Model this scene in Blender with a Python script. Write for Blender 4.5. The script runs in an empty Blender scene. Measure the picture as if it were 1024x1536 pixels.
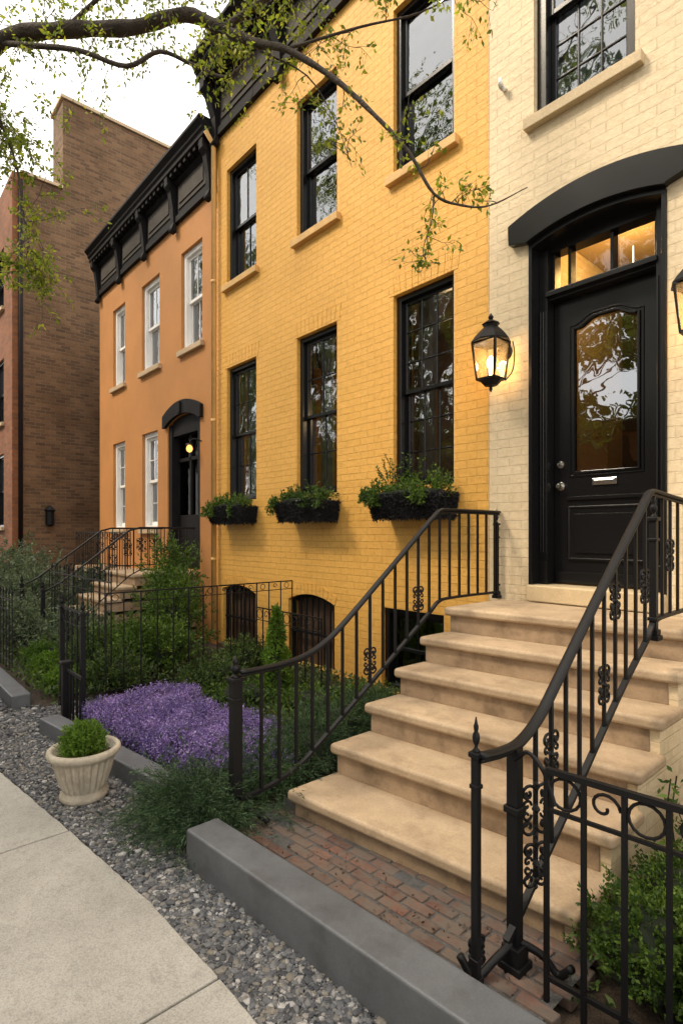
import bpy, math, random, bmesh
import numpy as np
from mathutils import Vector, Matrix
random.seed(7); rng=np.random.default_rng(7)
scene=bpy.context.scene
COL=scene.collection
WL={}

# ---------------------------------------------------------------- mesh builder
class MB:
    def __init__(s): s.v=[];s.n=0;s.f=[];s.m=[]
    def add(s,v,f,m=0):
        v=np.asarray(v,dtype=np.float64).reshape(-1,3)
        if isinstance(f,np.ndarray): groups=[f]
        else:
            d={}
            for q in f: d.setdefault(len(q),[]).append(q)
            groups=[np.array(g,dtype=np.int64) for g in d.values()]
        for g in groups:
            s.f.append(g+s.n); s.m.append(np.full(len(g),m,dtype=np.int32))
        s.v.append(v); s.n+=len(v)
    def box(s,x0,x1,y0,y1,z0,z1,m=0):
        v=[(x0,y0,z0),(x1,y0,z0),(x1,y1,z0),(x0,y1,z0),(x0,y0,z1),(x1,y0,z1),(x1,y1,z1),(x0,y1,z1)]
        s.add(v,[(0,3,2,1),(4,5,6,7),(0,1,5,4),(1,2,6,5),(2,3,7,6),(3,0,4,7)],m)
    def prism(s,A,B,m=0):
        n=len(A); v=list(A)+list(B)
        f=[tuple(range(n)),tuple(reversed(range(n,2*n)))]
        for i in range(n):
            j=(i+1)%n; f.append((j,i,n+i,n+j))
        s.add(v,f,m)
    def prism_y(s,poly,y0,y1,m=0): s.prism([(x,y0,z) for x,z in poly],[(x,y1,z) for x,z in poly],m)
    def prism_x(s,poly,x0,x1,m=0): s.prism([(x0,y,z) for y,z in poly],[(x1,y,z) for y,z in poly],m)
    def tube(s,pts,r,n=6,m=0,sx=1.0,sz=1.0,rot=0.0):
        P=np.array(pts,dtype=float); k=len(P)
        R=np.full(k,r) if np.isscalar(r) else np.array(r,dtype=float)
        T=np.gradient(P,axis=0); T/=np.linalg.norm(T,axis=1)[:,None]+1e-12
        up=np.array([0,0,1.0])
        if abs(T[0]@up)>.95: up=np.array([0,1.0,0])
        N=up-T[0]*(T[0]@up); N/=np.linalg.norm(N)
        V=[]
        a=np.arange(n)*2*math.pi/n+rot
        for i in range(k):
            N=N-T[i]*(T[i]@N); N/=np.linalg.norm(N)+1e-12
            Bn=np.cross(T[i],N)
            V.append(P[i]+R[i]*(np.cos(a)[:,None]*N*sz+np.sin(a)[:,None]*Bn*sx))
        V=np.concatenate(V)
        f=[]
        for i in range(k-1):
            for j in range(n):
                j2=(j+1)%n; f.append((i*n+j,i*n+j2,(i+1)*n+j2,(i+1)*n+j))
        f.append(tuple(reversed(range(n)))); f.append(tuple(range((k-1)*n,k*n)))
        s.add(V,f,m)
    def bar(s,p,q,w,m=0): s.tube([p,q],w*0.7071,4,m,rot=math.pi/4)
    def lathe(s,prof,c,n=24,m=0,flute=None):
        V=[];k=len(prof)
        for i,(r,z) in enumerate(prof):
            for j in range(n):
                a=2*math.pi*j/n; rr=r
                if flute and flute[0]<=i<=flute[1]: rr=r*(1+flute[3]*abs(math.sin(a*flute[2]/2))-flute[3])
                V.append((c[0]+rr*math.cos(a),c[1]+rr*math.sin(a),c[2]+z))
        f=[]
        for i in range(k-1):
            for j in range(n):
                j2=(j+1)%n; f.append((i*n+j,i*n+j2,(i+1)*n+j2,(i+1)*n+j))
        f.append(tuple(reversed(range(n)))); f.append(tuple(range((k-1)*n,k*n)))
        s.add(V,f,m)
    def shear(s,k,x0):
        for v in s.v: v[:,1]+=k*(v[:,0]-x0)
    def mesh(s,name):
        me=bpy.data.meshes.new(name)
        V=np.concatenate(s.v); c=np.array([(V[:,0].min()+V[:,0].max())/2,(V[:,1].min()+V[:,1].max())/2,V[:,2].min()])
        V=V-c
        me.vertices.add(len(V)); me.vertices.foreach_set("co",V.astype(np.float32).ravel())
        loops=np.concatenate([g.ravel() for g in s.f]); tot=np.concatenate([np.full(len(g),g.shape[1]) for g in s.f])
        st=np.concatenate([[0],np.cumsum(tot)[:-1]])
        me.loops.add(len(loops)); me.loops.foreach_set("vertex_index",loops.astype(np.int32))
        me.polygons.add(len(tot)); me.polygons.foreach_set("loop_start",st.astype(np.int32))
        me.polygons.foreach_set("material_index",np.concatenate(s.m))
        me.update(calc_edges=True); me.validate()
        return me,c
    def obj(s,name,mats,parent=None,bevel=0,smooth=False,seg=2,label=None,category=None,kind=None,group=None,recalc=False):
        me,c=s.mesh(name)
        if recalc:
            b=bmesh.new(); b.from_mesh(me); bmesh.ops.recalc_face_normals(b,faces=b.faces); b.to_mesh(me); b.free()
        for mt in (mats if isinstance(mats,(list,tuple)) else [mats]): me.materials.append(mt)
        o=bpy.data.objects.new(name,me); COL.objects.link(o)
        pl=np.zeros(3)
        if parent is not None: o.parent=parent; pl=WL[parent.name]
        o.location=tuple(c-pl); WL[o.name]=c
        hard=bool(bevel) and seg>=3
        me.polygons.foreach_set("use_smooth",np.full(len(me.polygons),bool(smooth or hard)))
        if bevel:
            b=o.modifiers.new("bevel",'BEVEL'); b.width=bevel; b.segments=seg; b.limit_method='ANGLE'; b.angle_limit=math.radians(40)
            if hard: b.harden_normals=True
        if label: o["label"]=label
        if category: o["category"]=category
        if kind: o["kind"]=kind
        if group: o["group"]=group
        return o

def top(name,label,category,loc,group=None):
    o=bpy.data.objects.new(name,None); COL.objects.link(o); o.location=loc; o.empty_display_size=.2
    WL[o.name]=np.array(loc,dtype=float); o["label"]=label; o["category"]=category
    if group: o["group"]=group
    return o

def catmull(P,k=6):
    P=[np.array(p,dtype=float) for p in P]; P=[2*P[0]-P[1]]+P+[2*P[-1]-P[-2]]; out=[]
    for i in range(1,len(P)-2):
        for j in range(k):
            t=j/k; a,b,c,d=P[i-1],P[i],P[i+1],P[i+2]
            out.append(.5*((2*b)+(-a+c)*t+(2*a-5*b+4*c-d)*t*t+(-a+3*b-3*c+d)*t**3))
    out.append(P[-2]); return np.array(out)

def arc(x0,x1,zs,rise,n=12):
    xc=(x0+x1)/2;h=(x1-x0)/2
    return [(x0+(x1-x0)*i/n, zs+rise*(1-((x0+(x1-x0)*i/n-xc)/h)**2)) for i in range(n+1)]

# ---------------------------------------------------------------- materials
def newmat(name):
    m=bpy.data.materials.new(name); m.use_nodes=True; nt=m.node_tree; nt.nodes.clear()
    return m,nt,nt.nodes.new,nt.links.new
def rgba(c,k=1): return (c[0]*k,c[1]*k,c[2]*k,1)
def noise(nt,vec,scale,detail=5,rough=.6):
    n=nt.nodes.new('ShaderNodeTexNoise'); n.inputs['Scale'].default_value=scale; n.inputs['Detail'].default_value=min(detail,3)
    n.inputs['Roughness'].default_value=rough; nt.links.new(vec,n.inputs['Vector']); return n.outputs['Fac']
def ramp(nt,fac,stops):
    r=nt.nodes.new('ShaderNodeValToRGB'); e=r.color_ramp.elements
    while len(e)<len(stops): e.new(.5)
    for i,(p,c) in enumerate(stops): e[i].position=p; e[i].color=c if len(c)==4 else rgba(c)
    nt.links.new(fac,r.inputs['Fac']); return r.outputs['Color']
def mix(nt,a,b,f,mode='MIX'):
    n=nt.nodes.new('ShaderNodeMix'); n.data_type='RGBA'; n.blend_type=mode
    for s,val in ((n.inputs[0],f),(n.inputs[6],a),(n.inputs[7],b)):
        if isinstance(val,bpy.types.NodeSocket): nt.links.new(val,s)
        else: s.default_value=val
    return n.outputs[2]
def math_(nt,op,a,b=None):
    n=nt.nodes.new('ShaderNodeMath'); n.operation=op
    for i,val in enumerate((a,b)):
        if val is None: continue
        if isinstance(val,bpy.types.NodeSocket): nt.links.new(val,n.inputs[i])
        else: n.inputs[i].default_value=val
    return n.outputs[0]
def finish(nt,color,rough,height,bstr,bdist,metal=0,spec=.5):
    p=nt.nodes.new('ShaderNodeBsdfPrincipled'); o=nt.nodes.new('ShaderNodeOutputMaterial')
    if isinstance(color,bpy.types.NodeSocket): nt.links.new(color,p.inputs['Base Color'])
    else: p.inputs['Base Color'].default_value=color
    if isinstance(rough,bpy.types.NodeSocket): nt.links.new(rough,p.inputs['Roughness'])
    else: p.inputs['Roughness'].default_value=rough
    p.inputs['Metallic'].default_value=metal; p.inputs['Specular IOR Level'].default_value=spec
    if height is not None:
        b=nt.nodes.new('ShaderNodeBump'); b.inputs['Strength'].default_value=bstr; b.inputs['Distance'].default_value=bdist
        nt.links.new(height,b.inputs['Height']); nt.links.new(b.outputs[0],p.inputs['Normal'])
    nt.links.new(p.outputs[0],o.inputs[0]); return p
def pos(nt): return nt.nodes.new('ShaderNodeNewGeometry').outputs['Position']
def pmat(name,c,rough=.6,var=.2,scale=4,bump=.3,bscale=70,bdist=.004,metal=0,c2=None,spec=.5,stain=None,sk=.5):
    m,nt,N,L=newmat(name); v=pos(nt)
    n1=noise(nt,v,scale,6,.65); a=rgba(c,1-var); b=rgba(c2 if c2 else c,1+var)
    col=ramp(nt,n1,[(.3,a),(.7,b)])
    n2=noise(nt,v,bscale,4,.7)
    col=mix(nt,col,ramp(nt,n2,[(.3,(.75,.75,.75)),(.7,(1.12,1.12,1.12))]),.6 if var>.05 else .15,'MULTIPLY')
    if stain:
        n3=noise(nt,v,stain,3,.75); col=mix(nt,col,ramp(nt,n3,[(.33,(.6,.57,.54)),(.5,(1,1,1))]),sk,'MULTIPLY')
    finish(nt,col,rough,n2,bump,bdist,metal,spec); return m
def brickmat(name,c1,c2,mort,w=.205,h=.072,ms=.005,rough=.6,grime=.25,bstr=.6,low=.78,big_s=1.1,wobk=.012):
    m,nt,N,L=newmat(name); v=pos(nt)
    s=N('ShaderNodeSeparateXYZ'); L(v,s.inputs[0]); c=N('ShaderNodeCombineXYZ')
    wob=noise(nt,v,11,3); wb=math_(nt,'MULTIPLY',math_(nt,'SUBTRACT',wob,.5),wobk)
    L(math_(nt,'ADD',s.outputs[0],s.outputs[1]),c.inputs[0]); L(math_(nt,'ADD',s.outputs[2],wb),c.inputs[1])
    b=N('ShaderNodeTexBrick'); L(c.outputs[0],b.inputs['Vector']); b.inputs['Scale'].default_value=1
    b.inputs['Brick Width'].default_value=w; b.inputs['Row Height'].default_value=h; b.inputs['Mortar Size'].default_value=ms
    b.inputs['Mortar Smooth'].default_value=.35; b.inputs['Color1'].default_value=rgba(c1); b.inputs['Color2'].default_value=rgba(c2)
    b.inputs['Mortar'].default_value=rgba(mort); b.inputs['Bias'].default_value=0
    big=noise(nt,v,big_s,3,.65); col=mix(nt,b.outputs['Color'],ramp(nt,big,[(.3,(1-grime,1-grime*1.1,1-grime*1.2)),(.6,(1.02,1.02,1.02))]),.9,'MULTIPLY')
    med=noise(nt,v,20,3,.75); col=mix(nt,col,ramp(nt,med,[(.3,(.86,.84,.80)),(.6,(1.03,1.03,1.03))]),.8,'MULTIPLY')
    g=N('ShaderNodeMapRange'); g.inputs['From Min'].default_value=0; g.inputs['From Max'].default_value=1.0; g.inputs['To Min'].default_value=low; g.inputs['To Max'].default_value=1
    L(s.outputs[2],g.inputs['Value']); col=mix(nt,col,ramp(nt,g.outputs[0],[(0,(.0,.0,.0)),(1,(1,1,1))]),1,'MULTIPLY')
    inv=math_(nt,'SUBTRACT',1.0,b.outputs['Fac']); h_=math_(nt,'ADD',inv,math_(nt,'MULTIPLY',med,1.1))
    finish(nt,col,rough,h_,bstr,.008,spec=.3); return m
def leafmat(name,stops,trans=.35,rough=.55,clump=2.5):
    m,nt,N,L=newmat(name); g=N('ShaderNodeNewGeometry')
    col=ramp(nt,g.outputs['Random Per Island'],stops)
    n=noise(nt,g.outputs['Position'],clump,2); col=mix(nt,col,ramp(nt,n,[(.3,(.6,.65,.65)),(.7,(1.4,1.35,1.15))]),.9,'MULTIPLY')
    p=N('ShaderNodeBsdfPrincipled'); p.inputs['Roughness'].default_value=rough; p.inputs['Specular IOR Level'].default_value=.3; L(col,p.inputs['Base Color'])
    o=N('ShaderNodeOutputMaterial')
    if trans>0:
        t=N('ShaderNodeBsdfTranslucent'); L(mix(nt,col,(1.3,1.4,.7,1),1,'MULTIPLY'),t.inputs[0])
        x=N('ShaderNodeMixShader'); x.inputs[0].default_value=trans; L(p.outputs[0],x.inputs[1]); L(t.outputs[0],x.inputs[2]); L(x.outputs[0],o.inputs[0])
    else: L(p.outputs[0],o.inputs[0])
    return m
def islandmat(name,stops,rough=.8,bscale=90,dirt=None):
    m,nt,N,L=newmat(name); g=N('ShaderNodeNewGeometry')
    col=ramp(nt,g.outputs['Random Per Island'],stops); n=noise(nt,g.outputs['Position'],bscale,4)
    col=mix(nt,col,ramp(nt,n,[(.3,(.7,.7,.7)),(.7,(1.18,1.18,1.18))]),.8,'MULTIPLY')
    if dirt:
        d=noise(nt,g.outputs['Position'],6,3,.75); k=ramp(nt,d,[(.38,(0,0,0)),(.58,(.85,.85,.85))]); col=mix(nt,col,rgba(dirt),k)
    finish(nt,col,rough,n,.5,.005); return m
def glassmat(name,base=.16,wave=.35,tint=(.85,.88,.86),gcol=(.84,.88,.93),k=1.3,gr=.012):
    m,nt,N,L=newmat(name); v=pos(nt)
    n=noise(nt,v,3.0,2,.5); b=N('ShaderNodeBump'); b.inputs['Strength'].default_value=wave; b.inputs['Distance'].default_value=.02; L(n,b.inputs['Height'])
    fr=N('ShaderNodeFresnel'); fr.inputs['IOR'].default_value=1.5; L(b.outputs[0],fr.inputs['Normal'])
    f=math_(nt,'MINIMUM',math_(nt,'ADD',math_(nt,'MULTIPLY',fr.outputs[0],k),base),.95)
    t=N('ShaderNodeBsdfTransparent'); t.inputs[0].default_value=rgba(tint); gl=N('ShaderNodeBsdfGlossy'); gl.inputs['Roughness'].default_value=gr
    gl.inputs['Color'].default_value=rgba(gcol); L(b.outputs[0],gl.inputs['Normal'])
    x=N('ShaderNodeMixShader'); L(f,x.inputs[0]); L(t.outputs[0],x.inputs[1]); L(gl.outputs[0],x.inputs[2])
    o=N('ShaderNodeOutputMaterial'); L(x.outputs[0],o.inputs[0]); return m
def emis(name,c,s):
    m,nt,N,L=newmat(name); e=N('ShaderNodeEmission'); e.inputs[0].default_value=rgba(c); e.inputs[1].default_value=s
    o=N('ShaderNodeOutputMaterial'); L(e.outputs[0],o.inputs[0]); return m

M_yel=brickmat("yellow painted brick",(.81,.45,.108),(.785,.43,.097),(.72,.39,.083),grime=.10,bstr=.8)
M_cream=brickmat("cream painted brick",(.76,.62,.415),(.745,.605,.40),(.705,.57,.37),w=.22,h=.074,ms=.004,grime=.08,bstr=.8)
M_orange=pmat("orange stucco",(.49,.215,.062),.75,.09,1.2,.3,60)
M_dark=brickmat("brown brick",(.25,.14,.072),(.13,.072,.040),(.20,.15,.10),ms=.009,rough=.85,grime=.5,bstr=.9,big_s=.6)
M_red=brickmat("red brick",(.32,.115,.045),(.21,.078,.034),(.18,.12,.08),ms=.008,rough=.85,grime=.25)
M_ysill=pmat("yellow sill stone",(.66,.40,.14),.65,.12,6)
M_csill=pmat("cream sill stone",(.58,.45,.27),.65,.1,6)
M_osill=pmat("tan sill stone",(.50,.37,.23),.7,.1,6)
M_black=pmat("black gloss paint",(.008,.008,.009),.25,.02,5,.10,40,.002,spec=.4)
M_iron=pmat("black wrought iron",(.007,.007,.008),.5,.02,6,.35,120,.002,spec=.25)
M_dkcorn=pmat("dark cornice paint",(.012,.011,.012),.65,.2,4,.3,50,spec=.15)
M_frieze=pmat("weathered frieze panel",(.055,.046,.038),.7,.25,5,.3,50,spec=.25)
M_white=pmat("white window paint",(.82,.81,.79),.5,.04,6,.1,50)
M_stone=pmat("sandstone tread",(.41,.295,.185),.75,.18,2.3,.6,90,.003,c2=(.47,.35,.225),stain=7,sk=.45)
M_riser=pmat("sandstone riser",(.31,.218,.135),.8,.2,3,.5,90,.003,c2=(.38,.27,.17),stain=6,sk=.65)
M_curb=pmat("grey stone curb",(.105,.112,.122),.5,.18,4,.3,120,.003,stain=5)
M_soil=pmat("garden soil",(.05,.034,.022),.95,.4,6,1,40,.02)
M_glass=glassmat("window glass",.15)
M_glass2=glassmat("door glass",.20,.2,(.40,.38,.34))
M_glass4=glassmat("transom glass",.04,.2,(.92,.9,.85),k=.9)
M_glass3=glassmat("dark door glass",.0,.2,(.5,.5,.5),(.5,.5,.5),.6)
M_curt=pmat("linen curtain",(.36,.33,.28),.9,.08,5,.1,80)
M_curtw=pmat("white curtain",(.75,.74,.70),.9,.05,5,.1,80)
M_blind=pmat("grey window blind",(.26,.29,.33),.9,.05,5,.1,80)
M_int=pmat("interior wall",(.085,.065,.05),.9,.3,2,.1,20)
M_intw=pmat("interior ceiling plaster",(.42,.31,.17),.9,.05,2,.1,20)
M_brass=pmat("brushed steel",(.55,.53,.5),.25,.05,6,.05,60,metal=1)
M_bulb=emis("warm bulb",(1,.62,.25),30)
M_amber=emis("amber lamp globe",(1,.48,.12),2.2)
M_bark=pmat("tree bark",(.055,.042,.032),.95,.35,7,1,35,.02)
M_planter=pmat("dark woven planter",(.018,.018,.02),.8,.3,12,1,160,.012)
M_urn=pmat("weathered cast stone",(.41,.36,.28),.85,.22,7,.5,60,.006,stain=9)
M_leafT=leafmat("spring tree leaf",[(0,(.09,.13,.02)),(.5,(.17,.22,.035)),(1,(.34,.33,.06))],.5)
M_leafD=leafmat("dark shrub leaf",[(0,(.025,.046,.015)),(.6,(.06,.10,.028)),(1,(.12,.17,.045))],.25)
M_leafB=leafmat("blue green leaf",[(0,(.045,.068,.048)),(.6,(.095,.13,.09)),(1,(.20,.24,.16))],.25)
M_leafG=leafmat("boxwood leaf",[(0,(.025,.055,.012)),(.6,(.065,.12,.022)),(1,(.14,.21,.04))],.3)
M_juni=leafmat("juniper needle",[(0,(.016,.038,.018)),(.6,(.038,.075,.032)),(1,(.085,.135,.055))],.2)
M_grass=leafmat("fine grass leaf",[(0,(.05,.10,.015)),(1,(.14,.24,.03))],.35)
M_far=leafmat("street tree leaf",[(0,(.05,.085,.018)),(1,(.17,.23,.045))],.3,clump=.5)
M_flower=leafmat("purple petal",[(0,(.11,.065,.27)),(.5,(.21,.14,.44)),(1,(.40,.31,.66))],.2,clump=5)
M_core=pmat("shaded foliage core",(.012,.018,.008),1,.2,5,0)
M_gravel=islandmat("gravel stone",[(0,(.035,.037,.042)),(.35,(.085,.088,.095)),(.65,(.15,.15,.155)),(.82,(.17,.15,.12)),(1,(.38,.37,.36))])
M_pave=islandmat("paving brick",[(0,(.10,.052,.038)),(.5,(.165,.08,.055)),(.8,(.13,.085,.065)),(1,(.19,.10,.07))],.85,40,(.12,.10,.08))
M_gbase=pmat("gravel bed",(.10,.098,.095),.95,.3,40,1,120,.01)
M_asph=pmat("asphalt",(.05,.05,.052),.9,.2,3,.5,150)
M_wood=pmat("painted brown timber",(.085,.05,.032),.6,.25,8)
M_bulb2=emis("soft room bulb",(1,.72,.42),9)

def concrete():
    m,nt,N,L=newmat("sidewalk concrete"); v=pos(nt)
    a=noise(nt,v,1.6,3,.7); b=noise(nt,v,150,3,.8); c=noise(nt,v,22,3,.8)
    col=ramp(nt,a,[(.3,(.30,.285,.25)),(.7,(.42,.40,.36))])
    col=mix(nt,col,ramp(nt,b,[(.3,(.60,.60,.60)),(.5,(1,1,1)),(.75,(1.25,1.25,1.25))]),.9,'MULTIPLY')
    col=mix(nt,col,ramp(nt,c,[(.28,(.66,.64,.61)),(.5,(1,1,1))]),.6,'MULTIPLY')
    vo=N('ShaderNodeTexVoronoi'); vo.inputs['Scale'].default_value=5; L(v,vo.inputs['Vector'])
    col=mix(nt,col,ramp(nt,vo.outputs['Distance'],[(.0,(.4,.38,.35)),(.04,(1,1,1))]),.5,'MULTIPLY')
    finish(nt,col,.85,b,.6,.004); return m
M_conc=concrete()

# ---------------------------------------------------------------- foliage helpers
def unit(a): return a/(np.linalg.norm(a,axis=-1,keepdims=True)+1e-9)
def leaves(mb,C,size,out=None,aspect=.5,m=0,bias=.8):
    n=len(C); r=unit(rng.normal(size=(n,3)))
    d=unit(r+(out*bias if out is not None else 0)); s=unit(np.cross(d,rng.normal(size=(n,3))))
    S=(size*rng.uniform(.6,1.3,n))[:,None]
    b=C; V=np.stack([b,b+d*S*.45+s*S*aspect*.5,b+d*S,b+d*S*.45-s*S*aspect*.5],1).reshape(-1,3)
    F=np.arange(n*4).reshape(n,4); mb.add(V,F,m)
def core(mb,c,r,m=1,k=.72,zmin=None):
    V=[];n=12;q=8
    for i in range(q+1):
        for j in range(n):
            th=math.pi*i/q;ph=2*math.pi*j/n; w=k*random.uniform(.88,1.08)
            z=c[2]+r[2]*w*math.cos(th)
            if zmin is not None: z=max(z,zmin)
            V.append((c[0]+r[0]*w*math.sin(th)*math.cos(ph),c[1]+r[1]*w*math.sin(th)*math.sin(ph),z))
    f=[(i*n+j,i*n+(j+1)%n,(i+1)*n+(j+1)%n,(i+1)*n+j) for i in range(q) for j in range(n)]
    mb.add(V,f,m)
def sprays(mb,c,r,nt,nl,L,size,aspect=.4,m=0,zmin=.02,upb=.35,docore=True,lump=.22,corek=.68,rv=(.82,1.1)):
    c=np.array(c,float); r=np.array(r,float)
    d=unit(rng.normal(size=(nt,3))); d[:,2]=np.where(d[:,2]<-.3,-d[:,2],d[:,2])
    ph=rng.uniform(0,6,3); f=1+lump*np.sin(d@np.array([4.1,2.3,1.7])*1.6+ph[0])*np.cos(d@np.array([-2,5,3.])*1.3+ph[1])
    tip=c+d*r*(f*rng.uniform(rv[0],rv[1],nt))[:,None]
    td=unit(d+np.array([0,0,upb])+rng.normal(size=(nt,3))*.35)
    t=rng.uniform(0,1,(nt,nl)); C=(tip[:,None,:]-td[:,None,:]*(L*t)[:,:,None]).reshape(-1,3)+rng.normal(size=(nt*nl,3))*size*.18
    O=np.repeat(td,nl,axis=0); k=C[:,2]>zmin
    leaves(mb,C[k],size,O[k],aspect,m,1.1)
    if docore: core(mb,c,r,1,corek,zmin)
def plumes(mb,c,R,n,L,nl,size,zb=.03,flat=.7):
    # arching juniper plumes radiating from a crown, needles along each plume
    c=np.array(c,float)
    for k in range(n):
        a=rng.uniform(0,6.28); el=rng.uniform(.05,1.3)*flat; d=np.array([math.cos(a)*math.cos(el),math.sin(a)*math.cos(el),math.sin(el)])
        l=L*rng.uniform(.55,1.25); b=c+np.array([rng.normal()*R[0],rng.normal()*R[1],rng.uniform(0,R[2])])
        t=np.linspace(.05,1,nl); bend=np.array([0,0,-.35*l]); P=b+d*(l*t)[:,None]+bend*(t**2)[:,None]; P[:,2]=np.maximum(P[:,2],zb+rng.uniform(0,.02))
        td=unit(np.gradient(P,axis=0)); w=(.028*(1-t*.75))[:,None]
        C=np.repeat(P,3,axis=0)+rng.normal(size=(nl*3,3))*np.repeat(w,3,axis=0)*.8
        leaves(mb,C,size,np.repeat(td,3,axis=0),.16,0,1.6)
def shrub(name,label,blobs,mat_,nt,nl,L,size,aspect=.45,cat="shrub",group=None,zmin=.02,upb=.35,corek=.68,extra=None,rv=(.82,1.1),lump=.22):
    mb=MB()
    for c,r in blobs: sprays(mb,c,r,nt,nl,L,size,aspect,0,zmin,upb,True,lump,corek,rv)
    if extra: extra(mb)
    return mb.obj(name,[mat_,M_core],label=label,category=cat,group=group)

# ---------------------------------------------------------------- windows
def window(parent,x0,x1,z0,z1,y,mf,msill=None,nx=2,ny=1,lint=None,curt='sides',fw=.055,dep=.05,sproj=.06,mc=None,st=.038):
    f=MB(); ya,yb=y+dep,y+dep+.16
    f.box(x0,x0+fw,ya,yb,z0,z1); f.box(x1-fw,x1,ya,yb,z0,z1)
    f.box(x0+fw,x1-fw,ya+.002,yb,z1-fw,z1); f.box(x0+fw,x1-fw,ya+.002,yb,z0,z0+fw*.8)
    a0,a1,b0,b1=x0+fw,x1-fw,z0+fw*.8,z1-fw; zm=(b0+b1)/2
    for (s0,s1,yy,k) in ((zm-.02,b1,ya+.045,0),(b0,zm+.02,ya+.085,1)):
        f.box(a0,a0+st,yy,yy+.035,s0,s1); f.box(a1-st,a1,yy,yy+.035,s0,s1)
        f.box(a0+st,a1-st,yy+.001,yy+.034,s1-st,s1); f.box(a0+st,a1-st,yy+.001,yy+.034,s0,s0+st*(1.3 if k else 1))
        for i in range(1,nx):
            xx=a0+st+(a1-a0-2*st)*i/nx; f.box(xx-.007,xx+.007,yy+.006,yy+.030,s0+st,s1-st)
        for i in range(1,ny):
            zz=s0+(s1-s0)*i/ny; f.box(a0+st,a1-st,yy+.008,yy+.028,zz-.007,zz+.007)
    w=f.obj("window",mf,parent,bevel=.003,seg=1)
    g=MB()
    for (s0,s1,yy) in ((zm-.01,b1-.01,ya+.063),(b0+.01,zm+.01,ya+.103)):
        g.add([(a0+.01,yy,s0),(a1-.01,yy,s0),(a1-.01,yy,s1),(a0+.01,yy,s1)],[(0,1,2,3)])
    g.obj("glass_pane",M_glass,w)
    if curt:
        c=MB()
        W=x1-x0
        spans=[(x0+.02,x0+W*.36),(x1-W*.3,x1-.02)] if curt=='sides' else ([(x0+.02,x1-.02)] if curt=='full' else [(x0+.02,x0+W*.5)])
        for (p,q) in spans:
            n=36; V=[]
            for i in range(n+1):
                xx=p+(q-p)*i/n; yy=y+.36+.02*math.sin(i*1.35)+.008*math.sin(i*2.9)
                V+= [(xx,yy,z0+.0),(xx,yy,z1+.05)]
            c.add(V,[(2*i,2*i+2,2*i+3,2*i+1) for i in range(n)])
        c.obj("curtain",mc or M_curt,w,smooth=True)
    if msill:
        s=MB(); s.box(x0-.06,x1+.06,y-sproj,y+.05,z0-.085,z0-.001); s.obj("window_sill",msill,w,bevel=.006)
    if lint:
        l=MB(); n=int((x1-x0+.10)/.072)
        for i in range(n):
            xx=x0-.05+(x1-x0+.10)*i/n; wdt=(x1-x0+.10)/n-.005; sl=((i+.5)/n-.5)*.05
            za,zb=z1+.003,z1+.185
            l.prism_y([(xx,za),(xx+wdt,za),(xx+wdt+sl,zb),(xx+sl,zb)],y-.004,y+.03)
        l.obj("brick_lintel",lint,w)
    return w

def cutwall(o,cut):
    c=cut.obj("cutter",M_black,recalc=True)
    md=o.modifiers.new("b",'BOOLEAN'); md.operation='DIFFERENCE'; md.solver='EXACT'; md.object=c
    bpy.context.view_layer.update()
    dg=bpy.context.evaluated_depsgraph_get(); me=bpy.data.meshes.new_from_object(o.evaluated_get(dg))
    o.modifiers.clear(); o.data=me; me.polygons.foreach_set("use_smooth",np.zeros(len(me.polygons),dtype=bool)); bpy.data.objects.remove(c)

def house(name,label,x0,x1,y,h,mat_,openings,floors):
    H=top(name,label,"house",((x0+x1)/2,y,0))
    w=MB(); w.box(x0,x1,y,y+.3,-.3,h); wo=w.obj("wall",mat_,H)
    c=MB()
    for (a,b,p,q,r) in openings:
        if r: c.prism_y([(a,p),(b,p)]+list(reversed(arc(a,b,q,r))),y-.2,y+.5)
        else: c.box(a,b,y-.2,y+.5,p,q)
    cutwall(wo,c)
    s=MB(); s.box(x0+.002,x0+.2,y+.301,y+8,-.3,h-.1); s.box(x1-.2,x1-.002,y+.301,y+8,-.3,h-.1); s.box(x0+.2,x1-.2,y+7.8,y+8,-.3,h-.1)
    s.obj("side_wall",mat_,H)
    r=MB(); r.box(x0+.003,x1-.003,y+.302,y+7.99,h-.099,h+.02); r.obj("roof",M_dkcorn,H)
    i=MB(); i.box(x0+.2,x1-.2,y+2.2,y+2.25,-.2,h-.1)
    for z in floors: i.box(x0+.2,x1-.2,y+.31,y+2.2,z,z+.12)
    i.obj("interior_wall",M_int,H)
    return H

# ================================================================ YELLOW HOUSE
XR=[(-3.74,-3.01),(-5.31,-4.58),(-6.95,-6.19)]
op=[(a,b,2.05,3.93,0) for a,b in XR]+[(a,b,5.1,6.74,0) for a,b in XR]
BAS=[(-3.90,-3.12),(-5.48,-4.62),(-7.05,-6.2)]
op+=[(a,b,.05,.80 if i else .86,.09 if i else 0) for i,(a,b) in enumerate(BAS)]
YH=house("yellow_house","yellow painted brick row house with tall black sash windows",-7.24,-2.652,4,7.4,M_yel,op,[.95,4.3,6.95])
for i,(a,b) in enumerate(XR):
    window(YH,a,b,2.05,3.93,4,M_black,None,3 if i==0 else 2,3 if i==0 else 2,M_yel,'sides')
    window(YH,a,b,5.1,6.74,4,M_black,M_ysill,2 if i==2 else 1,1,None,None)
window(YH,BAS[0][0],BAS[0][1],.06,.858,4,M_black,None,2,1,None,None)
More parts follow.
